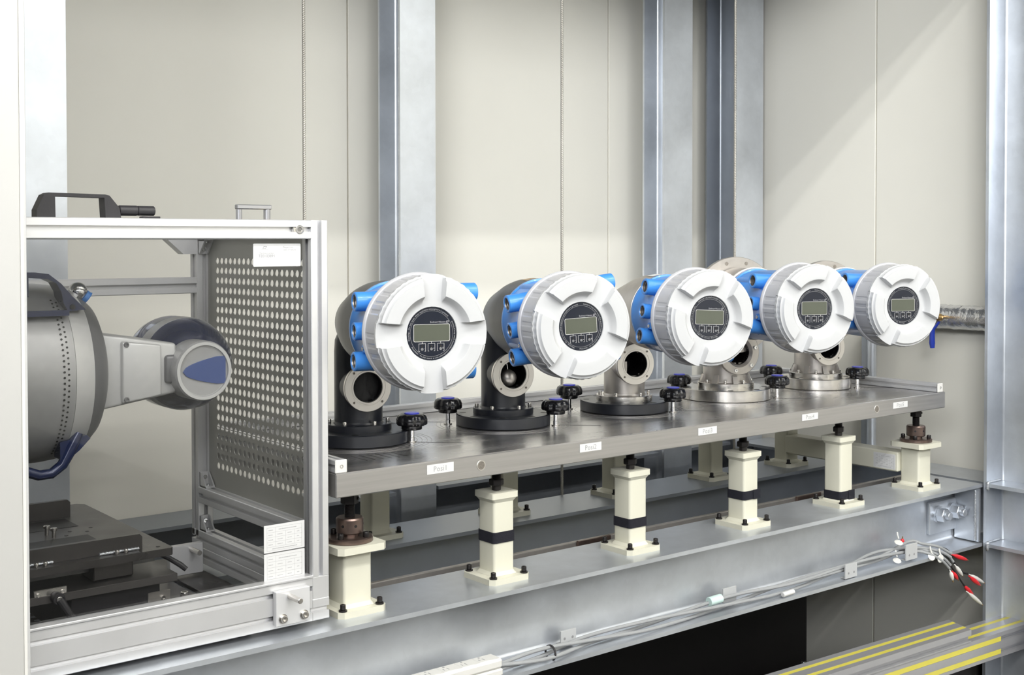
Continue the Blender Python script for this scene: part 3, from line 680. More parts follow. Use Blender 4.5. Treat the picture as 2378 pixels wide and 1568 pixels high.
    B = mb(); B.lathe([(0.101, 0.337), (0.1075, 0.338), (0.1085, 0.340), (0.1085, 0.343), (0.1065, 0.3465), (0.1045, 0.3475), (0.1040, 0.353), (0.1025, 0.401), (0.1010, 0.404)], (0, 0, H), A, n, scal=rib)
    B.build('cover_skirt', 'skirt', t, angle=14)
    # moulded cover face : polar height field with four channels
    nt_, cr0 = 288, rad(cover_rot)
    rads = [0.0478, 0.0485, 0.052, 0.055, 0.0575, 0.060, 0.063, 0.066, 0.069, 0.072, 0.076, 0.082, 0.088, 0.092, 0.0945, 0.0965, 0.0985, 0.1005, 0.1022, 0.1035, 0.1035, 0.1028]
    def sm(x): x = max(0, min(1, x)); return x*x*(3-2*x)
    vs = []; fs = []
    for j, r in enumerate(rads):
        hw = 0.0165+0.004*(r-0.055)/0.05
        qs = [(-1, 0), (-0.5, 0), (0, 0), (0.5, 0), (1, 0)]
        angs = [(hw*u/r, 0.0) for u, _ in qs]+[((hw+0.0022*u)/r, sm(u)) for u in (0.33, 0.66, 1.0)]
        a0_ = (hw+0.0022)/r; a1_ = PI/2-a0_; NL = 48
        angs += [(a0_+(a1_-a0_)*k/NL, 1.0) for k in range(1, NL+1)]+[(PI/2-(hw+0.0022*u)/r, sm(u)) for u in (0.66, 0.33)]
        nt_ = 4*len(angs)
        ins = sm((r-0.0580)/0.012)
        outr = 1-0.35*sm((r-0.0925)/0.003)-0.65*sm((r-0.0985)/0.003)
        for c4 in range(4):
            for q, lobe in angs:
                a = cr0+c4*PI/2+q
                h = 0.4070 + 0.0165*lobe*ins*outr
                rr = r*(1+0.030*sm((r-0.055)/0.04))
                if r > 0.0995 and lobe > 0.5: rr = rr-0.0022+0.0009*(1 if sin(a*48) > 0 else 0)
                if j == 0: h = 0.4035
                if j == len(rads)-2: h = 0.4045
                if j == len(rads)-1: h = 0.398
                vs.append((rr*cos(a), -h, H+rr*sin(a)))
    for j in range(len(rads)-1):
        for k in range(nt_):
            k2 = (k+1) % nt_; fs.append((j*nt_+k, j*nt_+k2, (j+1)*nt_+k2, (j+1)*nt_+k))
    B = mb(); B.add(vs, fs); B.build('cover_face', 'cover', t, angle=42)
    # round window, display, keys
    B = mb(); B.lathe([(0.048, 0), (0.0483, 0.004), (0.0001, 0.004)], (0, -0.4005, H), A, 64); wi = B.build('round_window', 'navy', t, angle=30)
    d1 = -0.40475
    lr = rad(lcd_roll); cl, sl = cos(lr), sin(lr)
    def Q(x, z, d): return (x*cl-z*sl, d, H+x*sl+z*cl)
    def flat(B, poly, d): B.add([Q(x, z, d) for x, z in poly], [tuple(range(len(poly)))])
    B = mb(); B.lathe([(0.0405, 0), (0.0405, 0.0002), (0.0412, 0.0002), (0.0412, 0)], (0, d1+0.0002, H), A, 64, cap=False); B.build('bezel_ring', 'tdark', t)
    B = mb(); flat(B, [(x+0.0003, z+0.0015) for x, z in rounded(0.0345, 0.0152, 0.002)], d1); B.build('display', 'lcd', t, smooth=False)
    B = mb(); a = [(x+0.0003, z+0.0015) for x, z in rounded(0.0350, 0.0157, 0.003)]; b = [(x+0.0003, z+0.0015) for x, z in rounded(0.0342, 0.0149, 0.0025)]; n = len(a)
    B.add([Q(x, z, d1-0.0002) for x, z in a]+[Q(x, z, d1-0.0002) for x, z in b], [(k, (k+1) % n, (k+1) % n+n, k+n) for k in range(n)]); B.build('display_frame', 'print', t, smooth=False)
    for k in (-1, 0, 1):
        cx_, cz_ = 0.0177*k-0.0004, -0.0242; kw, kh, lw = 0.0068, 0.0070, 0.0006
        B = mb()
        def bar(x0, x1, z0, z1): flat(B, [(x0, z0), (x1, z0), (x1, z1), (x0, z1)], d1-0.0002)
        bar(cx_-kw, cx_-kw+lw, cz_-kh, cz_+kh); bar(cx_+kw-lw, cx_+kw, cz_-kh, cz_+kh); bar(cx_-kw, cx_+kw, cz_+kh-lw, cz_+kh)
        bar(cx_-kw, cx_-kw+0.0022, cz_-kh, cz_-kh+lw); bar(cx_+kw-0.0022, cx_+kw, cz_-kh, cz_-kh+lw); bar(cx_-0.0004, cx_+0.0004, cz_+kh, cz_+kh+0.0028)
        o = B.build('key_mark', 'print', t, smooth=False)
        q = Q(cx_, cz_+0.0024, d1-0.0001); B = mb(); B.lathe([(0.0022, 0), (0.0022, 0.0002), (0.0001, 0.0002)], q, A, 16); B.build('key_hole', 'dark', o)
        q = Q(cx_, cz_-0.0030, d1); B = mb(); B.lathe([(0.0026, 0), (0.0026, 0.0002), (0.0001, 0.0002)], q, A, 16); B.build('key_dot', 'tdark', o)
        B = mb(); vs, fs = text_geo({-1: '-', 0: '+', 1: 'E'}[k], 0.0042); B.add([Q(cx_+0.0045+v.x, cz_-0.002+v.y, d1-0.0002) for v in vs], fs); B.build('key_sign', 'print', o, smooth=False)
    # lettering
    B = mb(); vs, fs = text_geo('Endress+Hauser', 0.0045); B.add([Q(0.0118+v.x, 0.0205+v.y, d1-0.0002) for v in vs], fs)
    a = [(0.0255, 0.0188), (0.0300, 0.0188), (0.0318, 0.0228), (0.0273, 0.0228)]; b = [(0.0264, 0.0194), (0.0295, 0.0194), (0.0309, 0.0222), (0.0278, 0.0222)]
    B.add([Q(x+0.0016, z, d1-0.0002) for x, z in a]+[Q(x+0.0016, z, d1-0.0002) for x, z in b], [(k, (k+1) % 4, (k+1) % 4+4, k+4) for k in range(4)])
    vs, fs = text_geo('EH', 0.0032); B.add([Q(0.0303+v.x, 0.0207+v.y, d1-0.0002) for v in vs], fs)
    B.build('brand_lettering', 'ink', t, smooth=False)
    for s, am in (('Warning - Do not open when explosive atmosphere is present', text_rot+120), ('Attention - ne pas ouvrir si une atmosph\u00e8re explosive peut \u00eatre pr\u00e9sente', text_rot-60)):
        vs, fs = text_geo(s, 0.0046); B = mb(); cw = text_rot+120 == am
        pts = bend(vs, 0.0440, rad(am), out=(not cw))
        B.add([(x, d1-0.0002, H+z) for x, z in pts], fs); B.build('ring_lettering', 'ringink', t, smooth=False)
    # paper sticker on top of the drum
    if i in (1, 2):
        B = mb(); n = 10; r = 0.0892
        vs = []; 
        for k in range(n+1):
            a = rad(62+ (46)*k/n); vs += [(r*cos(a), -0.170, H+r*sin(a)), (r*cos(a), -0.203, H+r*sin(a))]
        B.add(vs, [(2*k, 2*k+1, 2*k+3, 2*k+2) for k in range(n)]); B.build('sticker', 'brass' if i == 1 else 'label', t)
    return t
GL = ['gauge with black pipe nearest the glass box, its window level', 'gauge with black pipe and a steel ball in its port',
      'gauge with grey pipe on a black round base, third of the five', 'gauge with six-screw sight port on thick steel flange',
      'gauge farthest from the glass box, before the foil pipe']
GS = ['black', 'black', 'steel', 'flange', 'flange']
for i, (gx, gy, th, dz) in enumerate(GA):
    gauge(i, gx, gy, th, dz, 'white-faced blue tank ' + GL[i], GS[i], (0, 60, 63, 60, 57)[i], (0, -7, 6, 5, 5)[i], (0, 3, -3, 0, 0)[i], (0, 55, 100, 60, 80)[i], 'white-faced tank gauges on the worktop')

# ------------------------------------------------------------------ star knobs clamping the gauges
def knob(x, y, label):
    t = thing('star_knob', label, 'knob', (x, y, ZT+0.0003), random.uniform(0, 0.6), 'black star knobs on the worktop')
    B = mb(); B.lathe([(0.0095, 0), (0.0095, 0.0022), (0.006, 0.0022)], (0, 0, 0), (0, 0, 1), 24); B.build('washer', 'steel', t)
    B = mb(); B.lathe([(0.0056, 0.002), (0.0056, 0.010), (0.0050, 0.0105), (0.0050, 0.030)], (0, 0, 0), (0, 0, 1), 20); B.build('stem', 'chrome', t)
    def lob(a, h): return 1-0.11*(0.5+0.5*cos(7*a))**3*(1 if h > 0.033 else 0)
    B = mb(); B.lathe([(0.020, 0.0262), (0.0215, 0.0275), (0.0215, 0.0345), (0.0300, 0.0352), (0.0325, 0.0375), (0.0325, 0.0470), (0.0300, 0.0540), (0.0240, 0.0580), (0.0150, 0.0590)], (0, 0, 0), (0, 0, 1), 84, scal=lambda a, h: 1 if h < 0.035 or h > 0.0575 else lob(a, h)); B.build('grip', 'blackp', t, angle=50)
    B = mb(); B.lathe([(0.0155, 0.0588), (0.0155, 0.0600), (0.0145, 0.0608), (0.0001, 0.0610)], (0, 0, 0), (0, 0, 1), 32); B.build('blue_cap', 'cap', t)
    return t
KN = [(1.4115, 2.1125, 'black star knob at the front right of the gauge nearest the glass box'), (1.6156, 2.2707, 'black star knob at the back left of the gauge with the steel ball'),
      (1.7926, 2.101, 'black star knob at the front right of the gauge with the steel ball'), (1.997, 2.289, 'black star knob at the back left of the third gauge'),
      (2.1556, 2.088, 'black star knob at the front right of the third gauge'), (2.385, 2.287, 'black star knob at the back left of the thick steel flange above Posi4'),
      (2.5676, 2.1065, 'black star knob at the front right of the thick steel flange above Posi4'), (2.762, 2.287, 'black star knob at the back left of the last gauge, before the foil pipe'),
      (2.9192, 2.108, 'black star knob at the front right of the last gauge')]
for x, y, lb in KN: knob(x, y, lb)

# ------------------------------------------------------------------ glazed instrument box
YF, XB, U = 1.910, 1.0985, 0.033
ZT1, ZB1, YBK = 1.6393, 0.930, 2.421
bx = thing('instrument_box', 'glazed aluminium profile box with perforated side, standing on the front beam', 'enclosure')
XL = 0.30
extrusion('top_rail', 'x', XL, XB-U, YF, ZT1-U, 1, 1, U, U, bx)
extrusion('corner_post', 'z', 1.008, ZT1, XB-U, YF, 1, 1, U, U, bx)
extrusion('bottom_rail', 'x', XL, XB-U-0.0005, YF, ZB1, 1, 2, U, 0.039, bx)
extrusion('corner_foot', 'x', XB-U, XB, YF, ZB1, 1, 1, U, 0.0385, bx)
mb().box(XB-U-0.0003, XB, YF, YF+U, 0.9686, 1.0078, b=0.001).build('corner_block', 'alu', bx)
mb().box(XL, XB-U, YF-0.0035, YF+0.02, 1.0083, 1.0125, b=0.001).build('sill', 'alu', bx)
extrusion('corner_post', 'z', 0.99, ZT1, XB-U, YBK-U, 1, 1, U, U, bx, 'alud')
extrusion('corner_post', 'z', 1.008, ZT1, XL-0.0, YF+0.0, 1, 1, U*0.98, U*0.98, bx)
extrusion('top_rail', 'x', XL, XB-U, YBK-U, ZT1-U, 1, 1, U, U, bx, 'alud')
extrusion('back_rail', 'x', XL, XB-U, YBK-U, 1.4955, 1, 1, U, U, bx, 'alud')
extrusion('side_rail', 'y', YF+U, YBK-U, XB-U, ZT1-U, 1, 1, U, U, bx, 'alud')
extrusion('side_rail', 'y', YF+U, YBK-U, XB-U, 1.062, 1, 1, U, U, bx, 'alud')
extrusion('side_rail', 'y', YF+U, YBK, XB-U, 0.9715, 1, 1, U, U, bx, 'alud')
extrusion('side_rail', 'y', YF+U, YBK, XB-U, 0.9385, 1, 1, U, U, bx, 'alud')
extrusion('side_rail', 'y', YF+U, YBK, XL, 0.9385, 1, 1, U, U, bx, 'alud')
mb().box(XL, XB-0.002, YF+U, YBK-U, ZT1-0.005, ZT1-0.001).build('top_panel', 'glass', bx, smooth=False)
# front pane
mb().box(XL+U, XB-U+0.003, YF+0.014, YF+0.018, 1.006, ZT1-U+0.003).build('pane', 'glass', bx, smooth=False)
# perforated side sheet : square pitch of round holes
def perf_sheet(B, u0, u1, v0, v1, nu, nv, pu, pv, cu0, cv0, r, th, put, seg=12):
    vs = []; fs = []; idx = {}
    def V(u, v, t):
        k = (round(u, 6), round(v, 6), t)
        if k not in idx: idx[k] = len(vs); vs.append(put(u, v, t))
        return idx[k]
    us = [cu0-pu/2+pu*i for i in range(nu+1)]; wv = [cv0-pv/2+pv*j for j in range(nv+1)]
    for i in range(nu):
        for j in range(nv):
            cu, cv = cu0+pu*i, cv0+pv*j
            for t in (0.0, th):
                for s in range(seg):
                    a0, a1 = 2*PI*s/seg+PI/4, 2*PI*(s+1)/seg+PI/4
                    def sq(a):
                        m_ = max(abs(cos(a)), abs(sin(a))); return cu+pu/2*cos(a)/m_, cv+pv/2*sin(a)/m_
                    p = V(cu+r*cos(a0), cv+r*sin(a0), t); q = V(cu+r*cos(a1), cv+r*sin(a1), t)
                    fs.append((p, q, V(*sq(a1), t), V(*sq(a0), t)))
            for s in range(seg):
                a0, a1 = 2*PI*s/seg+PI/4, 2*PI*(s+1)/seg+PI/4
                fs.append((V(cu+r*cos(a0), cv+r*sin(a0), 0.0), V(cu+r*cos(a1), cv+r*sin(a1), 0.0), V(cu+r*cos(a1), cv+r*sin(a1), th), V(cu+r*cos(a0), cv+r*sin(a0), th)))
    B.add(vs, fs)
    def slab(a, b, c, d):
        if b-a > 1e-4 and d-c > 1e-4:
            v8 = [put(x, y, t) for t in (0.0, th) for x, y in ((a, c), (b, c), (b, d), (a, d))]
            B.add(v8, [(0, 3, 2, 1), (4, 5, 6, 7), (0, 1, 5, 4), (1, 2, 6, 5), (2, 3, 7, 6), (3, 0, 4, 7)])
    slab(u0, us[0], v0, v1); slab(us[-1], u1, v0, v1); slab(us[0], us[-1], v0, wv[0]); slab(us[0], us[-1], wv[-1], v1)
B = mb(); perf_sheet(B, YF+U-0.004, YBK-U+0.004, 1.062+U-0.004, ZT1-U+0.004, 19, 22, 0.01978, 0.02004, 1.9872, 1.1419, 0.0069, 0.0016, lambda u, v, t: (1.0900+t, u, v))
B.build('perforated_panel', 'perf', bx, smooth=False)
# brackets in the rear corner
def gbracket(y, z, sy, sz):
    B = mb(); x0, x1 = 1.0685, 1.0885; L_ = 0.030
    tri = lambda: [(y, z), (y+sy*L_, z), (y+sy*(L_-0.002), z+sz*0.005), (y+sy*0.006, z+sz*(L_-0.001)), (y, z+sz*L_)]
    B.prism(tri(), 'x', x0, x0+0.003); B.prism(tri(), 'x', x1-0.003, x1)
    B.box(x0, x1, min(y, y+sy*0.003), max(y, y+sy*0.003), min(z, z+sz*L_), max(z, z+sz*L_)); B.box(x0, x1, min(y, y+sy*L_), max(y, y+sy*L_), min(z, z+sz*0.003), max(z, z+sz*0.003))
    o = B.build('corner_bracket', 'alud', bx, smooth=False)
    B = mb(); screw(B, (1.0785, y+sy*0.003, z+sz*0.019), (0, sy, 0), 0.0045, 0.004); screw(B, (1.0785, y+sy*0.018, z+sz*0.003), (0, 0, sz), 0.0045, 0.004); B.build('bracket_screws', 'chrome', o)
gbracket(YBK-U, ZT1-U, -1, -1); gbracket(YBK-U, 1.062+U, -1, 1); gbracket(YBK-U, 0.9715+U, -1, 1)
B = mb(); B.prism([(XB-U, ZT1-U), (XB-U-0.062, ZT1-U), (XB-U-0.028, ZT1-U-0.030), (XB-U, ZT1-U-0.030)], 'y', YBK-U+0.002, YBK-0.004); B.build('corner_bracket', 'alud', bx, smooth=False)
# clamp plate with pin and screws, front right foot
B = mb(); B.box(0.9875, 1.0535, YF-0.012, YF-0.0005, 0.9375, 0.9975, b=0.0008); cp = B.build('clamp_plate', 'alud', bx)
B = mb(); B.cyl((1.0135, YF-0.012, 0.987), (1.0135, YF-0.052, 0.987), 0.0048, 24, b=0.0008); B.build('pin', 'steel', cp)
for x in (1.0005, 1.0415):
    B = mb(); screw(B, (x, YF-0.012, 0.950), (0, -1, 0), 0.0062, 0.0075, 24); B.build('socket_screw', 'steel', cp)
    B = mb(); B.cyl((x, YF-0.012, 0.950), (x, YF-0.0135, 0.950), 0.0082, 24); B.build('washer', 'steel', cp)
B = mb(); B.box(0.975, 1.045, YBK-0.100, YBK-0.085, 0.935, 0.995, b=0.001); B.build('clamp_plate', 'alud', bx)
B = mb(); B.cyl((1.02, YBK-0.1, 0.985), (1.02, YBK-0.14, 0.985), 0.005, 20); B.build('rear_pin', 'steel', bx)
# cam lock on the top rail
B = mb(); B.lathe([(0.0075, 0), (0.0075, 0.004), (0.0066, 0.005), (0.0042, 0.005), (0.0038, 0.0035)], (1.0435, YF+0.002, 1.6225), (-0.35, -1, 0.0), 24, cap=False); B.lathe([(0.004, 0.0034), (0.0001, 0.0034)], (1.0435, YF+0.002, 1.6225), (-0.35, -1, 0.0), 20); B.build('cam_lock', 'steel', bx)
mb().box(1.031, 1.037, YF+0.0005, YF+0.008, 1.6182, 1.6268, b=0.001).build('lock_barrel', 'steel', bx)

# handles on top of the box
hd = thing('carry_handle', 'large black plastic bridge handle on top of the glass box', 'handle')
def ring_prism(name, outer, m, y0, y1, parent): return mb().prism(outer, 'y', y0, y1).build(name, m, parent, smooth=False)
ring_prism('bridge', [(0.6045, 1.6397), (0.6045, 1.6510), (0.6155, 1.6745), (0.6225, 1.6780), (0.7110, 1.6770), (0.7185, 1.6752), (0.7345, 1.6560), (0.7370, 1.6397), (0.7120, 1.6397), (0.7100, 1.6715), (0.6325, 1.6725), (0.6330, 1.6397)], 'blackm', 1.940, 1.966, hd)
lt = thing('black_latch', 'black ribbed plastic latch cylinder right of the big black handle', 'latch')
B = mb(); B.cyl((0.7375, 1.953, 1.6520), (0.768, 1.953, 1.6520), 0.0085, 20, b=0.001); B.cyl((0.7685, 1.953, 1.6520), (0.797, 1.953, 1.6520), 0.0080, 20, b=0.001); B.build('barrel', 'blackm', lt)
mb().box(0.775, 0.805, 1.945, 1.961, 1.6396, 1.6430, b=0.0008).build('foot', 'blackm', lt)
h2 = thing('silver_handle', 'small silver pull handle on top of the glass box', 'handle')
B = mb()
B.tube([(0.962, 1.98, 1.6398), (0.962, 1.98, 1.6580)], 0.0052, 16); B.build('left_leg', 'silver', h2)
B = mb(); B.tube([(1.016, 1.98, 1.6398), (1.016, 1.98, 1.6590)], 0.0060, 16); B.build('right_leg', 'silver', h2)
mb().box(0.957, 1.0225, 1.9735, 1.9865, 1.6585, 1.6665, b=0.0012).build('grip', 'silver', h2)
B = mb(); B.lathe([(0.030, 0), (0.030, 0.0010), (0.0001, 0.0016)], (1.016, 2.00, 1.6394), (0, 0, 1), 40); B.build('base_disc', 'brass', h2)

# labels stuck on the pane
YP = YF+0.014
def flatcard(name, label, x0, x1, z0, z1, y, r=0.001, group=None):
    t = thing(name, label, 'label', group=group)
    cx_, cz_ = (x0+x1)/2, (z0+z1)/2
    mb().prism([(cx_+u, cz_+v) for u, v in rounded((x1-x0)/2, (z1-z0)/2, r, 3)], 'y', y-0.0005, y-0.0001).build('card', 'label', t, smooth=False)
    return t
YL = YF-0.0001
c = flatcard('machine_label', 'white label with number TE0103891 at the top of the pane', 0.9607, 1.0518, 1.5585, 1.5981, YP-0.0002, 0.0018)
for s, x, z, h in (('Machine number', 0.9785, 1.5815, 0.0042), ('TE0103891', 0.9785, 1.5765, 0.0070), ('Please scan', 1.0195, 1.5915, 0.0045), ('case of failure', 1.0225, 1.5875, 0.0045), ('Endress+Hauser', 0.9745, 1.5880, 0.0022)):
    vs, fs = text_geo(s, h); B = mb(); B.add([(x+0.0078+v.x, YP-0.0009, z+v.y) for v in vs], fs); B.build('lettering', 'inkd' if 'TE' in s else 'ink', c, smooth=False)
B = mb(); a = [(0.9715, 1.5895), (0.9775, 1.5895), (0.9800, 1.5935), (0.9740, 1.5935)]; b = [(0.9724, 1.5901), (0.9770, 1.5901), (0.9790, 1.5929), (0.9746, 1.5929)]
B.add([(x+0.0066, YP-0.0009, z) for x, z in a]+[(x+0.0066, YP-0.0009, z) for x, z in b], [(k, (k+1) % 4, (k+1) % 4+4, k+4) for k in range(4)]); B.build('emblem', 'inkd', c, smooth=False)
for z0, z1, lb in ((1.0612, 1.1092, 'upper white card with a printed table on the pane'), (1.0115, 1.0592, 'lower white card with a printed table on the pane')):
    c = flatcard('info_card', lb, 0.9780, 1.0570, z0, z1, YP-0.0002, 0.0004, 'two printed cards on the pane')
    info_card(c, (0.9780, YP-0.0008, z0), (1, 0, 0), (0, 0, 1), 0.0788, z1-z0, z0 > 1.055, off=0.0, nrm=(0, -1, 0))

# ------------------------------------------------------------------ laser tracker inside the box
tr = thing('laser_tracker', 'grey and blue laser tracker lying on its side in the glass box', 'laser tracker')
ax, az = 2.15, 1.378
X_ = (1, 0, 0)
B = mb(); B.lathe([(0.10, 0.40), (0.152, 0.405), (0.153, 0.55), (0.1525, 0.660), (0.150, 0.684)], (0, ax, az), X_, 96); B.build('body_shell', 'tgrey', tr, angle=40)
B = mb(); B.lathe([(0.150, 0.6845), (0.1465, 0.700), (0.139, 0.7185)], (0, ax, az), X_, 96); B.build('light_band', 'tlight', tr, angle=60)
B = mb(); B.lathe([(0.1388, 0.719), (0.131, 0.733), (0.118, 0.746), (0.099, 0.755), (0.085, 0.757), (0.0001, 0.757)], (0, ax, az), X_, 96); B.build('end_dome', 'tdark', tr, angle=60)
B = mb()
for row, xx in enumerate((0.664, 0.6715)):
    for k in range(34):
        a = rad(-178+3.4*(k-17)+1.7*row); rr = 0.1530-0.0015*row
        # angle measured so that the strip faces the viewer (-Y side)
        p = Vector((xx, ax+rr*cos(a), az+rr*sin(a))); d = Vector((0, cos(a), sin(a)))
        B.lathe([(0.0018, 0.0), (0.0018, 0.0005), (0.0001, 0.0005)], p, d, 8)
B.build('vent_holes', 'dark', tr)['kind'] = 'stuff'
# handle / fin on top and bottom, blue
poly = [(0.40, 1.512), (0.40, 1.552), (0.630, 1.552), (0.652, 1.549), (0.672, 1.533), (0.690, 1.512), (0.712, 1.489), (0.683, 1.487), (0.676, 1.500), (0.672, 1.520), (0.664, 1.534), (0.650, 1.541), (0.62, 1.543), (0.62, 1.512)]
mb().prism(poly, 'y', 2.035, 2.075).build('top_handle', 'tblue', tr, smooth=False)
mb().prism([(0.40, 1.480), (0.680, 1.481), (0.680, 1.490), (0.40, 1.491)], 'y', 2.020, 2.034).build('trim_strip', 'tblue', tr, smooth=False)
B = mb(); B.cyl((0.690, 2.034, 1.494), (0.690, 2.0335, 1.494), 0.0045, 16); B.build('handle_screw', 'dark', tr)
B = mb(); B.tube([(0.56, 2.04, 1.262), (0.60, 2.04, 1.235), (0.635, 2.04, 1.221), (0.655, 2.04, 1.2215), (0.673, 2.04, 1.234), (0.688, 2.04, 1.262), (0.700, 2.04, 1.285)], [0.009, 0.009, 0.0085, 0.0085, 0.009, 0.011, 0.008], 14); B.build('lower_handle', 'tblue', tr)
mb().prism([(0.668, 1.244), (0.676, 1.238), (0.700, 1.256), (0.718, 1.274), (0.712, 1.280), (0.668, 1.272)], 'y', 2.035, 2.065).build('lower_fin', 'tblue', tr, smooth=False)
# reflector ball
B = mb(); R = 0.0165; B.lathe([(R*sin(rad(10*k+0.1)), -R*cos(rad(10*k))) for k in range(19)], (0.7245, 2.11, 1.516), (0, 0, 1), 28, cap=False); B.build('reflector_ball', 'chrome', tr)
B = mb(); B.lathe([(0.006, 0), (0.0115, 0.001), (0.0115, 0.008), (0.0125, 0.009)], (0.7335, 2.108, 1.5095), (0.8, -0.1, -0.6), 24); B.build('ball_collar', 'blue', tr)
# neck arm
def hexa(name, p8, m, parent, bev=0.0):
    B = mb(); B.add(p8, [(0, 3, 2, 1), (4, 5, 6, 7), (0, 1, 5, 4), (1, 2, 6, 5), (2, 3, 7, 6), (3, 0, 4, 7)])
    if bev:
        bm = bmesh.new(); vv = [bm.verts.new(v) for v in B.v]; [bm.faces.new([vv[i] for i in f]) for f in B.f]
        bmesh.ops.bevel(bm, geom=list(bm.edges), offset=bev, segments=3, affect='EDGES', profile=0.5); bm.verts.index_update()
        B = mb(); B.add([q.co.copy() for q in bm.verts], [[q.index for q in f.verts] for f in bm.faces]); bm.free()
    return B.build(name, m, parent, angle=40)
ya, yb2 = 2.070, 2.23
hexa('neck_arm', [(0.750, ya+0.01, 1.312), (0.885, ya, 1.334), (0.885, yb2, 1.334), (0.750, yb2, 1.312), (0.750, ya+0.01, 1.4455), (0.885, ya, 1.4220), (0.885, yb2, 1.4220), (0.750, yb2, 1.4455)], 'tlight', tr, 0.006)
hexa('neck_cover', [(0.786, ya-0.001, 1.322), (0.855, ya-0.006, 1.332), (0.855, ya+0.02, 1.332), (0.786, ya+0.02, 1.322), (0.786, ya-0.001, 1.430), (0.855, ya-0.006, 1.421), (0.855, ya+0.02, 1.421), (0.786, ya+0.02, 1.430)], 'tlight', tr, 0.004)
for z in (1.424, 1.329):
    B = mb(); screw(B, (0.793, ya-0.001, z), (0, -1, 0), 0.0045, 0.003, 20); B.build('cover_screw', 'tdark', tr)
hexa('neck_recess', [(0.862, ya-0.007, 1.352), (0.905, ya-0.007, 1.352), (0.905, ya+0.02, 1.352), (0.862, ya+0.02, 1.352), (0.862, ya-0.007, 1.402), (0.905, ya-0.007, 1.402), (0.905, ya+0.02, 1.402), (0.862, ya+0.02, 1.402)], 'tdark', tr, 0.006)
# head
hx_, hz_ = 0.940, 1.3755
Yd = (0, 1, 0)
B = mb(); R = 0.085; B.lathe([(0.0001, -0.068), (0.030, -0.066), (0.055, -0.056), (0.072, -0.040), (0.081, -0.020), (0.085, 0.0)], (hx_, 2.155, hz_), Yd, 64); B.build('front_shell', 'tblue', tr, angle=60)
B = mb(); B.lathe([(0.0855, 0.0005), (0.0865, 0.006), (0.083, 0.018), (0.0865, 0.030), (0.0855, 0.036)], (hx_, 2.155, hz_), Yd, 64); B.build('head_band', 'tgrey', tr, angle=60)
B = mb(); B.lathe([(0.0855, 0.0365), (0.0865, 0.050), (0.0865, 0.070), (0.084, 0.085), (0.074, 0.108), (0.055, 0.124), (0.030, 0.133), (0.0001, 0.136)], (hx_, 2.155, hz_), Yd, 64); B.build('rear_shell', 'tblue', tr, angle=60)
B = mb(); B.lathe([(0.054, 0.05), (0.0535, 0.004), (0.051, 0.0), (0.0455, 0.0), (0.0445, 0.004), (0.0001, 0.006)], (0.9235, 2.040, 1.3725), Yd, 64, cap=False); B.build('hub', 'tgrey', tr, angle=30)
B = mb(); B.lathe([(0.0512, -0.0006), (0.0457, -0.0006), (0.0447, 0.0035), (0.0440, 0.0035)], (0.9235, 2.040, 1.3725), Yd, 64, cap=False); B.build('hub_rim', 'tlight', tr, angle=30)
vs = []; n = 14
for k in range(n+1): 
    u = k/n; vs.append((-0.041+0.080*u, 0.0245*math.sqrt(min(1, u*1.25))*(1-0.0*u)))
top_ = vs; poly = top_+[(x, -z-0.001*0) for x, z in reversed(top_)]
mb().prism([(0.9255+x, 1.3725+z) for x, z in poly[:-1]], 'y', 2.0418, 2.0455).build('lens_window', mat('tracker_window', (0.05, 0.09, 0.27), 0.3, noise=0.05), tr, smooth=False)
# support cradle under the tracker (hidden behind it and the frame)
mb().box(0.42, 0.60, 2.06, 2.24, 1.0865, 1.245, b=0.004).build('cradle', 'stage', tr)

# ------------------------------------------------------------------ dark sliding stage
sg = thing('slide_stage', 'dark steel sliding stage with clamp levers on the floor of the glass box', 'stage')
mb().prism([(0.335, 1.970), (0.830, 1.970), (0.834, 1.974), (0.836, 2.405), (0.824, 2.418), (0.335, 2.418)], 'z', 1.0735, 1.0862).build('top_plate', 'stage', sg, smooth=False)
mb().prism([(0.335, 1.0864), (0.7885, 1.0864), (0.7885, 1.1070), (0.7840, 1.1120), (0.335, 1.1120)], 'y', 1.992, 2.002).build('front_lip', 'stage', sg, smooth=False)
mb().prism([(0.335, 1.0864), (0.7760, 1.0864), (0.7760, 1.1140), (0.7710, 1.1190), (0.335, 1.1190)], 'y', 2.310, 2.320).build('rear_lip', 'stage', sg, smooth=False)
mb().box(0.335, 0.762, 2.225, 2.300, 1.0863, 1.0868, b=0.0002).build('slot_recess', 'dark', sg)
mb().box(0.335, 0.752, 2.100, 2.150, 1.0863, 1.0868, b=0.0002).build('slot_recess', 'dark', sg)
for x, y in ((0.815, 1.990), (0.735, 2.192), (0.775, 2.20), (0.76, 2.175), (0.72, 2.165)):
    B = mb(); B.lathe([(0.0035, 0), (0.0035, 0.0004), (0.0001, 0.0004)], (x, y, 1.0862), (0, 0, 1), 16); B.build('tapped_hole', 'dark', sg)
B = mb(); B.box(0.335, 0.825, 2.03, 2.055, 1.052, 1.066); B.box(0.335, 0.825, 2.034, 2.051, 1.066, 1.0735); B.build('guide_rail', 'tdark', sg, smooth=False)
mb().box(0.712, 0.780, 2.010, 2.070, 1.0395, 1.0733, b=0.002).build('carriage', 'stage', sg)
mb().box(0.335, 0.8445, 1.978, 2.36, 1.0255, 1.0390, b=0.001).build('lower_plate', 'stage', sg)
mb().box(0.672, 0.822, 2.000, 2.33, 0.9465, 1.0250, b=0.001).build('pedestal', 'blackm', sg)
mb().box(0.800, 0.840, 1.9975, 2.0, 0.990, 1.008, b=0.001).build('stop_plate', 'steelm', sg)
B = mb(); screw(B, (0.826, 1.9975, 0.996), (0, -1, 0), 0.004, 0.004); B.build('stop_screw', 'steel', sg)
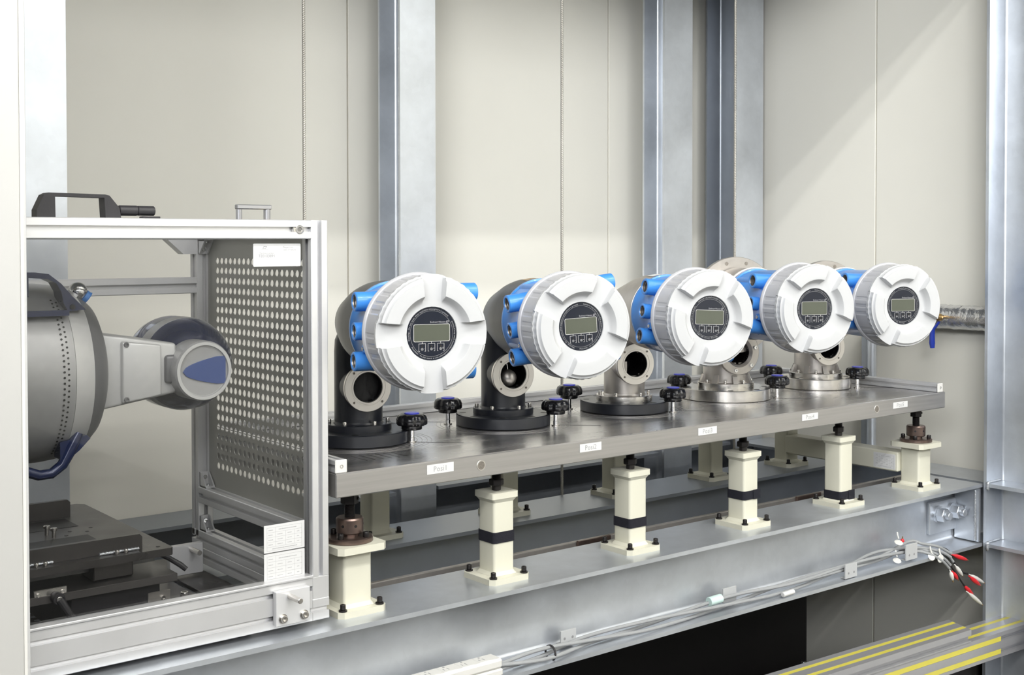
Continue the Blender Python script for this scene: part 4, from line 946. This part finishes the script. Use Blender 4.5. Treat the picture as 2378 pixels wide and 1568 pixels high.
for x0, x1 in ((0.335, 0.640), (0.715, 0.782)):
    B = mb(); n = int((x1-x0)/0.003); B.tube([(x0+(x1-x0)*k/n, 1.9905, 1.0885+0.0004*(-1)**k) for k in range(n+1)], 0.0026, 8); B.build('weld_seam', 'weld', sg)
for x in (0.575, 0.590, 0.612, 0.626, 0.742, 0.757):
    B = mb(); screw(B, (x, 1.983, 1.0862), (0, 0, 1), 0.0035, 0.0065); B.build('cap_screw', 'steel', sg)
for x, y in ((0.6943, 2.190), (0.6983, 2.165)):
    B = mb(); B.cyl((x, y, 1.0862), (x, y, 1.098), 0.0035, 18); screw(B, (x, y, 1.098), (0, 0, 1), 0.0058, 0.005); B.build('raised_screw', 'steel', sg)
lv = mb().box(0.607, 0.659, 1.980, 1.9845, 1.028, 1.049, b=0.001).build('lever_plate', 'steel', sg)
B = mb(); B.cyl((0.641, 1.980, 1.0345), (0.641, 1.962, 1.0345), 0.0095, 24, b=0.001); B.build('lever_hub', 'blackm', lv)
B = mb(); B.tube([(0.641, 1.961, 1.0345), (0.650, 1.957, 1.018), (0.660, 1.954, 1.000), (0.668, 1.952, 0.984), (0.670, 1.951, 0.978)], [0.007, 0.0065, 0.006, 0.0062, 0.004], 12); B.build('clamp_lever', 'blackm', lv)
B = mb(); screw(B, (0.641, 1.962, 1.0345), (0, -1, 0), 0.0045, 0.002); B.build('lever_screw', 'steel', lv)
for x in (0.614, 0.652):
    B = mb(); screw(B, (x, 1.980, 1.0415), (0, -1, 0), 0.0035, 0.0018); B.build('plate_screw', 'steel', lv)
B = mb(); B.tube([(0.838, 2.05, 1.060), (0.852, 2.03, 1.052), (0.868, 2.02, 1.040), (0.876, 2.015, 1.032)], [0.004, 0.0045, 0.005, 0.0045], 10); B.build('clamp_lever', 'blackm', sg)
# perforated floor tray and dark base rails
B = mb(); perf_sheet(B, 0.335, 0.80, 1.955, 2.34, 20, 15, 0.0228, 0.0245, 0.352, 1.972, 0.0072, 0.001, lambda u, v, t: (u, v, 0.9450+t))
ft = B.build('floor_tray', 'tdark', None, smooth=False); tag(ft, 'perforated dark tray on the bottom of the glass box', 'tray', kind='thing')
br = thing('base_rail', 'dark steel base rails across the two beams under the glass box', 'rail')
mb().box(0.905, 0.965, 1.95, 2.49, 0.9205, 0.9370, b=0.001).build('rail', 'stage', br)
mb().box(0.335, 0.905, 1.95, 1.99, 0.9205, 0.9370, b=0.001).build('rail', 'stage', br)
mb().box(0.99, 1.06, 1.955, 2.49, 0.9205, 0.9295, b=0.001).build('packing_bar', 'stage', br)
B = mb(); screw(B, (0.935, 2.16, 0.937), (0, 0, 1), 0.008, 0.013); B.build('socket_screw', 'steel', br)

# ------------------------------------------------------------------ white foreground panel
ep = thing('enclosure_panel', 'tall white lacquered panel cutting off the left edge of the view', 'panel')
mb().box(-0.6, 0.5445, 1.822, 1.850, 0.02, 2.70, b=0.0015).build('panel', 'white', ep)
mb().box(0.5450, 0.5495, 1.824, 1.850, 0.02, 2.70).build('edge_gasket', 'wplastic', ep)
mb().box(0.5500, 0.5560, 1.832, 1.860, 0.02, 2.70, b=0.001).build('edge_strip', 'alud', ep)

# ------------------------------------------------------------------ wire ropes
for x, y, z0, lb in ((1.3775, 2.50, 0.5, 'thin vertical steel wire rope behind the top corner of the glass box'), (2.157, 2.502, 0.5, 'thin vertical steel wire rope behind the second gauge'), (2.847, 2.50, 0.5, 'thin vertical steel wire rope in front of the corner column')):
    B = mb(); B.tube([(x, y, z0+0.0022*k) for k in range(int((2.74-z0)/0.0022)+1)], 0.0036, 12, lob=0.08, nl=6, twist=210)
    o = B.build('wire_rope', 'rope'); tag(o, lb, 'wire rope', 'vertical wire ropes', 'thing')

# ------------------------------------------------------------------ power strip and cables
ps = thing('power_strip', 'white plastic power strip lying on the lower flange of the front beam', 'power strip')
mb().box(0.95, 1.4640, 1.872, 1.912, 0.7555, 0.7700, b=0.003).build('base', 'wplastic', ps)
mb().box(0.95, 1.4635, 1.8725, 1.9115, 0.7703, 0.7900, b=0.0045).build('lid', 'wplastic', ps)
for k in range(6):
    x = 1.425-0.042*k; o = mb().box(x-0.014, x+0.014, 1.878, 1.906, 0.7898, 0.7904, b=0.0002).build('socket_outlet', 'wplastic', ps)
    B = mb(); B.box(x-0.008, x-0.0065, 1.886, 1.893, 0.7903, 0.7907); B.box(x+0.0015, x+0.003, 1.885, 1.894, 0.7903, 0.7907); B.box(x-0.002, x+0.0015, 1.899, 1.903, 0.7903, 0.7907); B.build('socket_slots', 'ink', o, smooth=False)
def cr_spline(pts, sub=8):
    P = [Vector(p) for p in pts]; P = [P[0]*2-P[1]]+P+[P[-1]*2-P[-2]]; out = []
    for k in range(1, len(P)-2):
        for s in range(sub):
            t = s/sub; a, b, c, d = P[k-1:k+3]
            out.append(0.5*((2*b)+(c-a)*t+(2*a-5*b+4*c-d)*t*t+(3*b-a-3*c+d)*t**3))
    out.append(P[-2]); return out
base = [(1.462, 1.896, 0.7655), (1.58, 1.893, 0.7650), (1.72, 1.905, 0.7630), (1.90, 1.900, 0.7640), (2.15, 1.900, 0.7670), (2.36, 1.897, 0.7680), (2.58, 1.902, 0.7740), (2.73, 1.902, 0.7800), (2.865, 1.896, 0.7780)]
tails = [[(2.93, 1.880, 0.770), (2.985, 1.866, 0.752), (3.012, 1.862, 0.728)], [(2.92, 1.876, 0.768), (2.965, 1.862, 0.745), (2.995, 1.860, 0.722)],
         [(2.92, 1.880, 0.774), (2.96, 1.866, 0.762), (3.000, 1.862, 0.742)], [(2.91, 1.872, 0.764), (2.95, 1.858, 0.742), (2.985, 1.857, 0.715)], [(2.90, 1.885, 0.790), (2.955, 1.872, 0.776), (3.008, 1.865, 0.750)]]
rnd = random.Random(11)
CL = ['grey cable running lowest along the beam flange into the clip bundle', 'grey cable in the bundle ending in the white clip pair', 'grey cable in the middle of the bundle on the beam flange', 'grey cable closest to the flange edge in the bundle', 'grey cable arching highest over the last cable clip']
for k in range(5):
    pts = []
    for j, p in enumerate(base):
        tight = 0.45 if j in (0, 6, 8) else 1.0
        ang = k*2.1+j*1.3
        pts.append((p[0], p[1]+0.0145*tight*cos(ang), max(0.7590, p[2]+0.012*tight*sin(ang) + (0.008 if (k == 4 and j >= 6) else 0) + (0.012 if (k == 4 and j == 8) else 0))))
    pts += tails[k]
    B = mb(); B.tube(cr_spline(pts, 8), 0.0040, 10); o = B.build('grey_cable', 'cable'); tag(o, CL[k], 'cable', 'grey cables on the lower beam flange', 'thing')
def cclip(x, label, y=1.878, z=0.7545, W=0.048, Hh=0.036):
    t = thing('cable_clip', label, 'clip', group='grey cable clips on the beam flange')
    mb().box(x-W/2, x+W/2, y, y+0.004, z, z+Hh, b=0.0006).build('front_plate', 'clip', t)
    mb().box(x-W/2+0.001, x+W/2-0.001, y+0.004, y+0.016, z-0.0002, z+0.002, b=0.0003).build('foot', 'clip', t)
    for s in (-1, 1):
        B = mb(); B.lathe([(0.003, 0), (0.003, 0.0003), (0.0001, 0.0003)], (x+s*0.011, y+0.0001, z+0.013), (0, -1, 0), 14); B.build('clip_hole', 'inkd', t)
cclip(1.678, 'light grey cable clip on the flange nearest the white power strip', 1.925, 0.7600, 0.042, 0.03); cclip(2.170, 'light grey cable clip beside the pale green tape on the cables', 1.917, 0.7600, 0.046, 0.034)
cclip(2.580, 'light grey two-hole cable clip below the strapped post with the lowest strap'); cclip(2.842, 'light grey two-hole cable clip where the cables arch upward', z=0.7580, W=0.052, Hh=0.042)
B = mb(); B.ring((1.60, 1.894, 0.7655), (1, 0, 0), 0.0165, 0.0145, 0.004, 24); o = B.build('cable_tie', 'blackm'); tag(o, 'black cable tie around the grey cables near the power strip', 'cable tie', kind='thing')
for x, y, z, r, m, lb in ((2.108, 1.908, 0.777, 0.0105, 'tag', 'pale green tape wrapped around the cables left of a clip'), (2.325, 1.872, 0.762, 0.006, 'label', 'small white flag tape on a cable by the flange edge')):
    B = mb(); B.cyl((x-0.02, y, z), (x+0.02, y, z+0.001), r, 18, b=0.001); o = B.build('cable_marker', m); tag(o, lb, 'cable marker', kind='thing')
for x, y, z, lb, tilt in ((2.800, 1.890, 0.8080, 'white oval tag lying flat above the last cable clip', 1), (2.915, 1.866, 0.7570, 'white oval tag hanging left of the round white tag', 0.4), (2.945, 1.858, 0.7480, 'round white tag hanging lowest from the cable ends', 0), (2.79, 1.888, 0.7620, 'white oval tag low behind the last cable clip', 1)):
    t = thing('cable_tag', lb, 'tag', group='white cable tags')
    B = mb(); d = Vector((-0.2, -1+0.6*tilt, 0.9*tilt)).normalized(); B.lathe([(0.0001, -0.0008), (0.0100, -0.0008), (0.0112, 0), (0.0100, 0.0008), (0.0001, 0.0008)], (x, y, z), d, 28); B.build('disc', 'wplastic', t)
    B = mb(); B.tube([(x, y, z+0.010), (x-0.001, y+0.003, z+0.019), (x+0.001, y+0.005, z+0.026)], 0.0022, 8); B.build('loop', 'wplastic', t)
# black tails and crocodile clips
def btail(pts, lb):
    B = mb(); B.tube(cr_spline(pts, 6), 0.0024, 8); o = B.build('black_lead', 'bcable'); tag(o, lb, 'lead', 'black test leads', 'thing')
btail([(2.955, 1.872, 0.776), (2.985, 1.868, 0.766), (3.005, 1.865, 0.752)], 'short black lead ending in the upper red crocodile clip')
btail([(3.012, 1.862, 0.728), (3.035, 1.860, 0.708), (3.055, 1.858, 0.692), (3.078, 1.857, 0.684)], 'black lead ending in the rightmost white and red clips')
btail([(2.995, 1.860, 0.722), (3.020, 1.857, 0.695), (3.045, 1.856, 0.668), (3.058, 1.855, 0.655)], 'black lead ending in the lowest red and white clips')
btail([(2.985, 1.857, 0.715), (2.990, 1.856, 0.700)], 'very short black lead at the left of the clip bundle')
def croc(p, q, m, lb):
    t = thing('crocodile_clip', lb, 'clip', group='red and white crocodile clips'); p = Vector(p); q = Vector(q); L_ = (q-p).length
    B = mb(); B.lathe([(0.0016, 0), (0.0022, L_*0.15), (0.0052, L_*0.30), (0.0062, L_*0.52), (0.0052, L_*0.78), (0.0036, L_*0.93), (0.0022, L_)], p, q-p, 16); B.build('boot', m, t)
    d = (q-p).normalized(); B = mb(); B.cyl(q-d*0.002, q+d*0.006, 0.0016, 8); B.build('jaw', 'brass', t)
croc((3.004, 1.864, 0.749), (3.080, 1.862, 0.722), 'red', 'uppermost red crocodile clip pointing right')
croc((3.079, 1.857, 0.684), (3.158, 1.858, 0.646), 'wplastic', 'rightmost white crocodile clip'); croc((3.075, 1.853, 0.680), (3.130, 1.852, 0.645), 'red', 'red crocodile clip tucked under the rightmost white one')
croc((3.055, 1.858, 0.658), (3.104, 1.858, 0.622), 'red', 'lower red crocodile clip above the lowest white one'); croc((3.062, 1.852, 0.640), (3.140, 1.852, 0.590), 'wplastic', 'lowest white crocodile clip')
croc((3.008, 1.855, 0.722), (3.046, 1.855, 0.686), 'wplastic', 'white crocodile clip in the middle of the bundle'); croc((3.000, 1.858, 0.705), (3.028, 1.858, 0.678), 'red', 'red crocodile clip in the middle behind a white one')
croc((2.982, 1.853, 0.712), (2.996, 1.853, 0.682), 'wplastic', 'leftmost small white crocodile clip hanging down'); croc((2.852, 1.915, 0.785), (2.850, 1.912, 0.806), 'red', 'red crocodile clip peeking over the last cable clip')
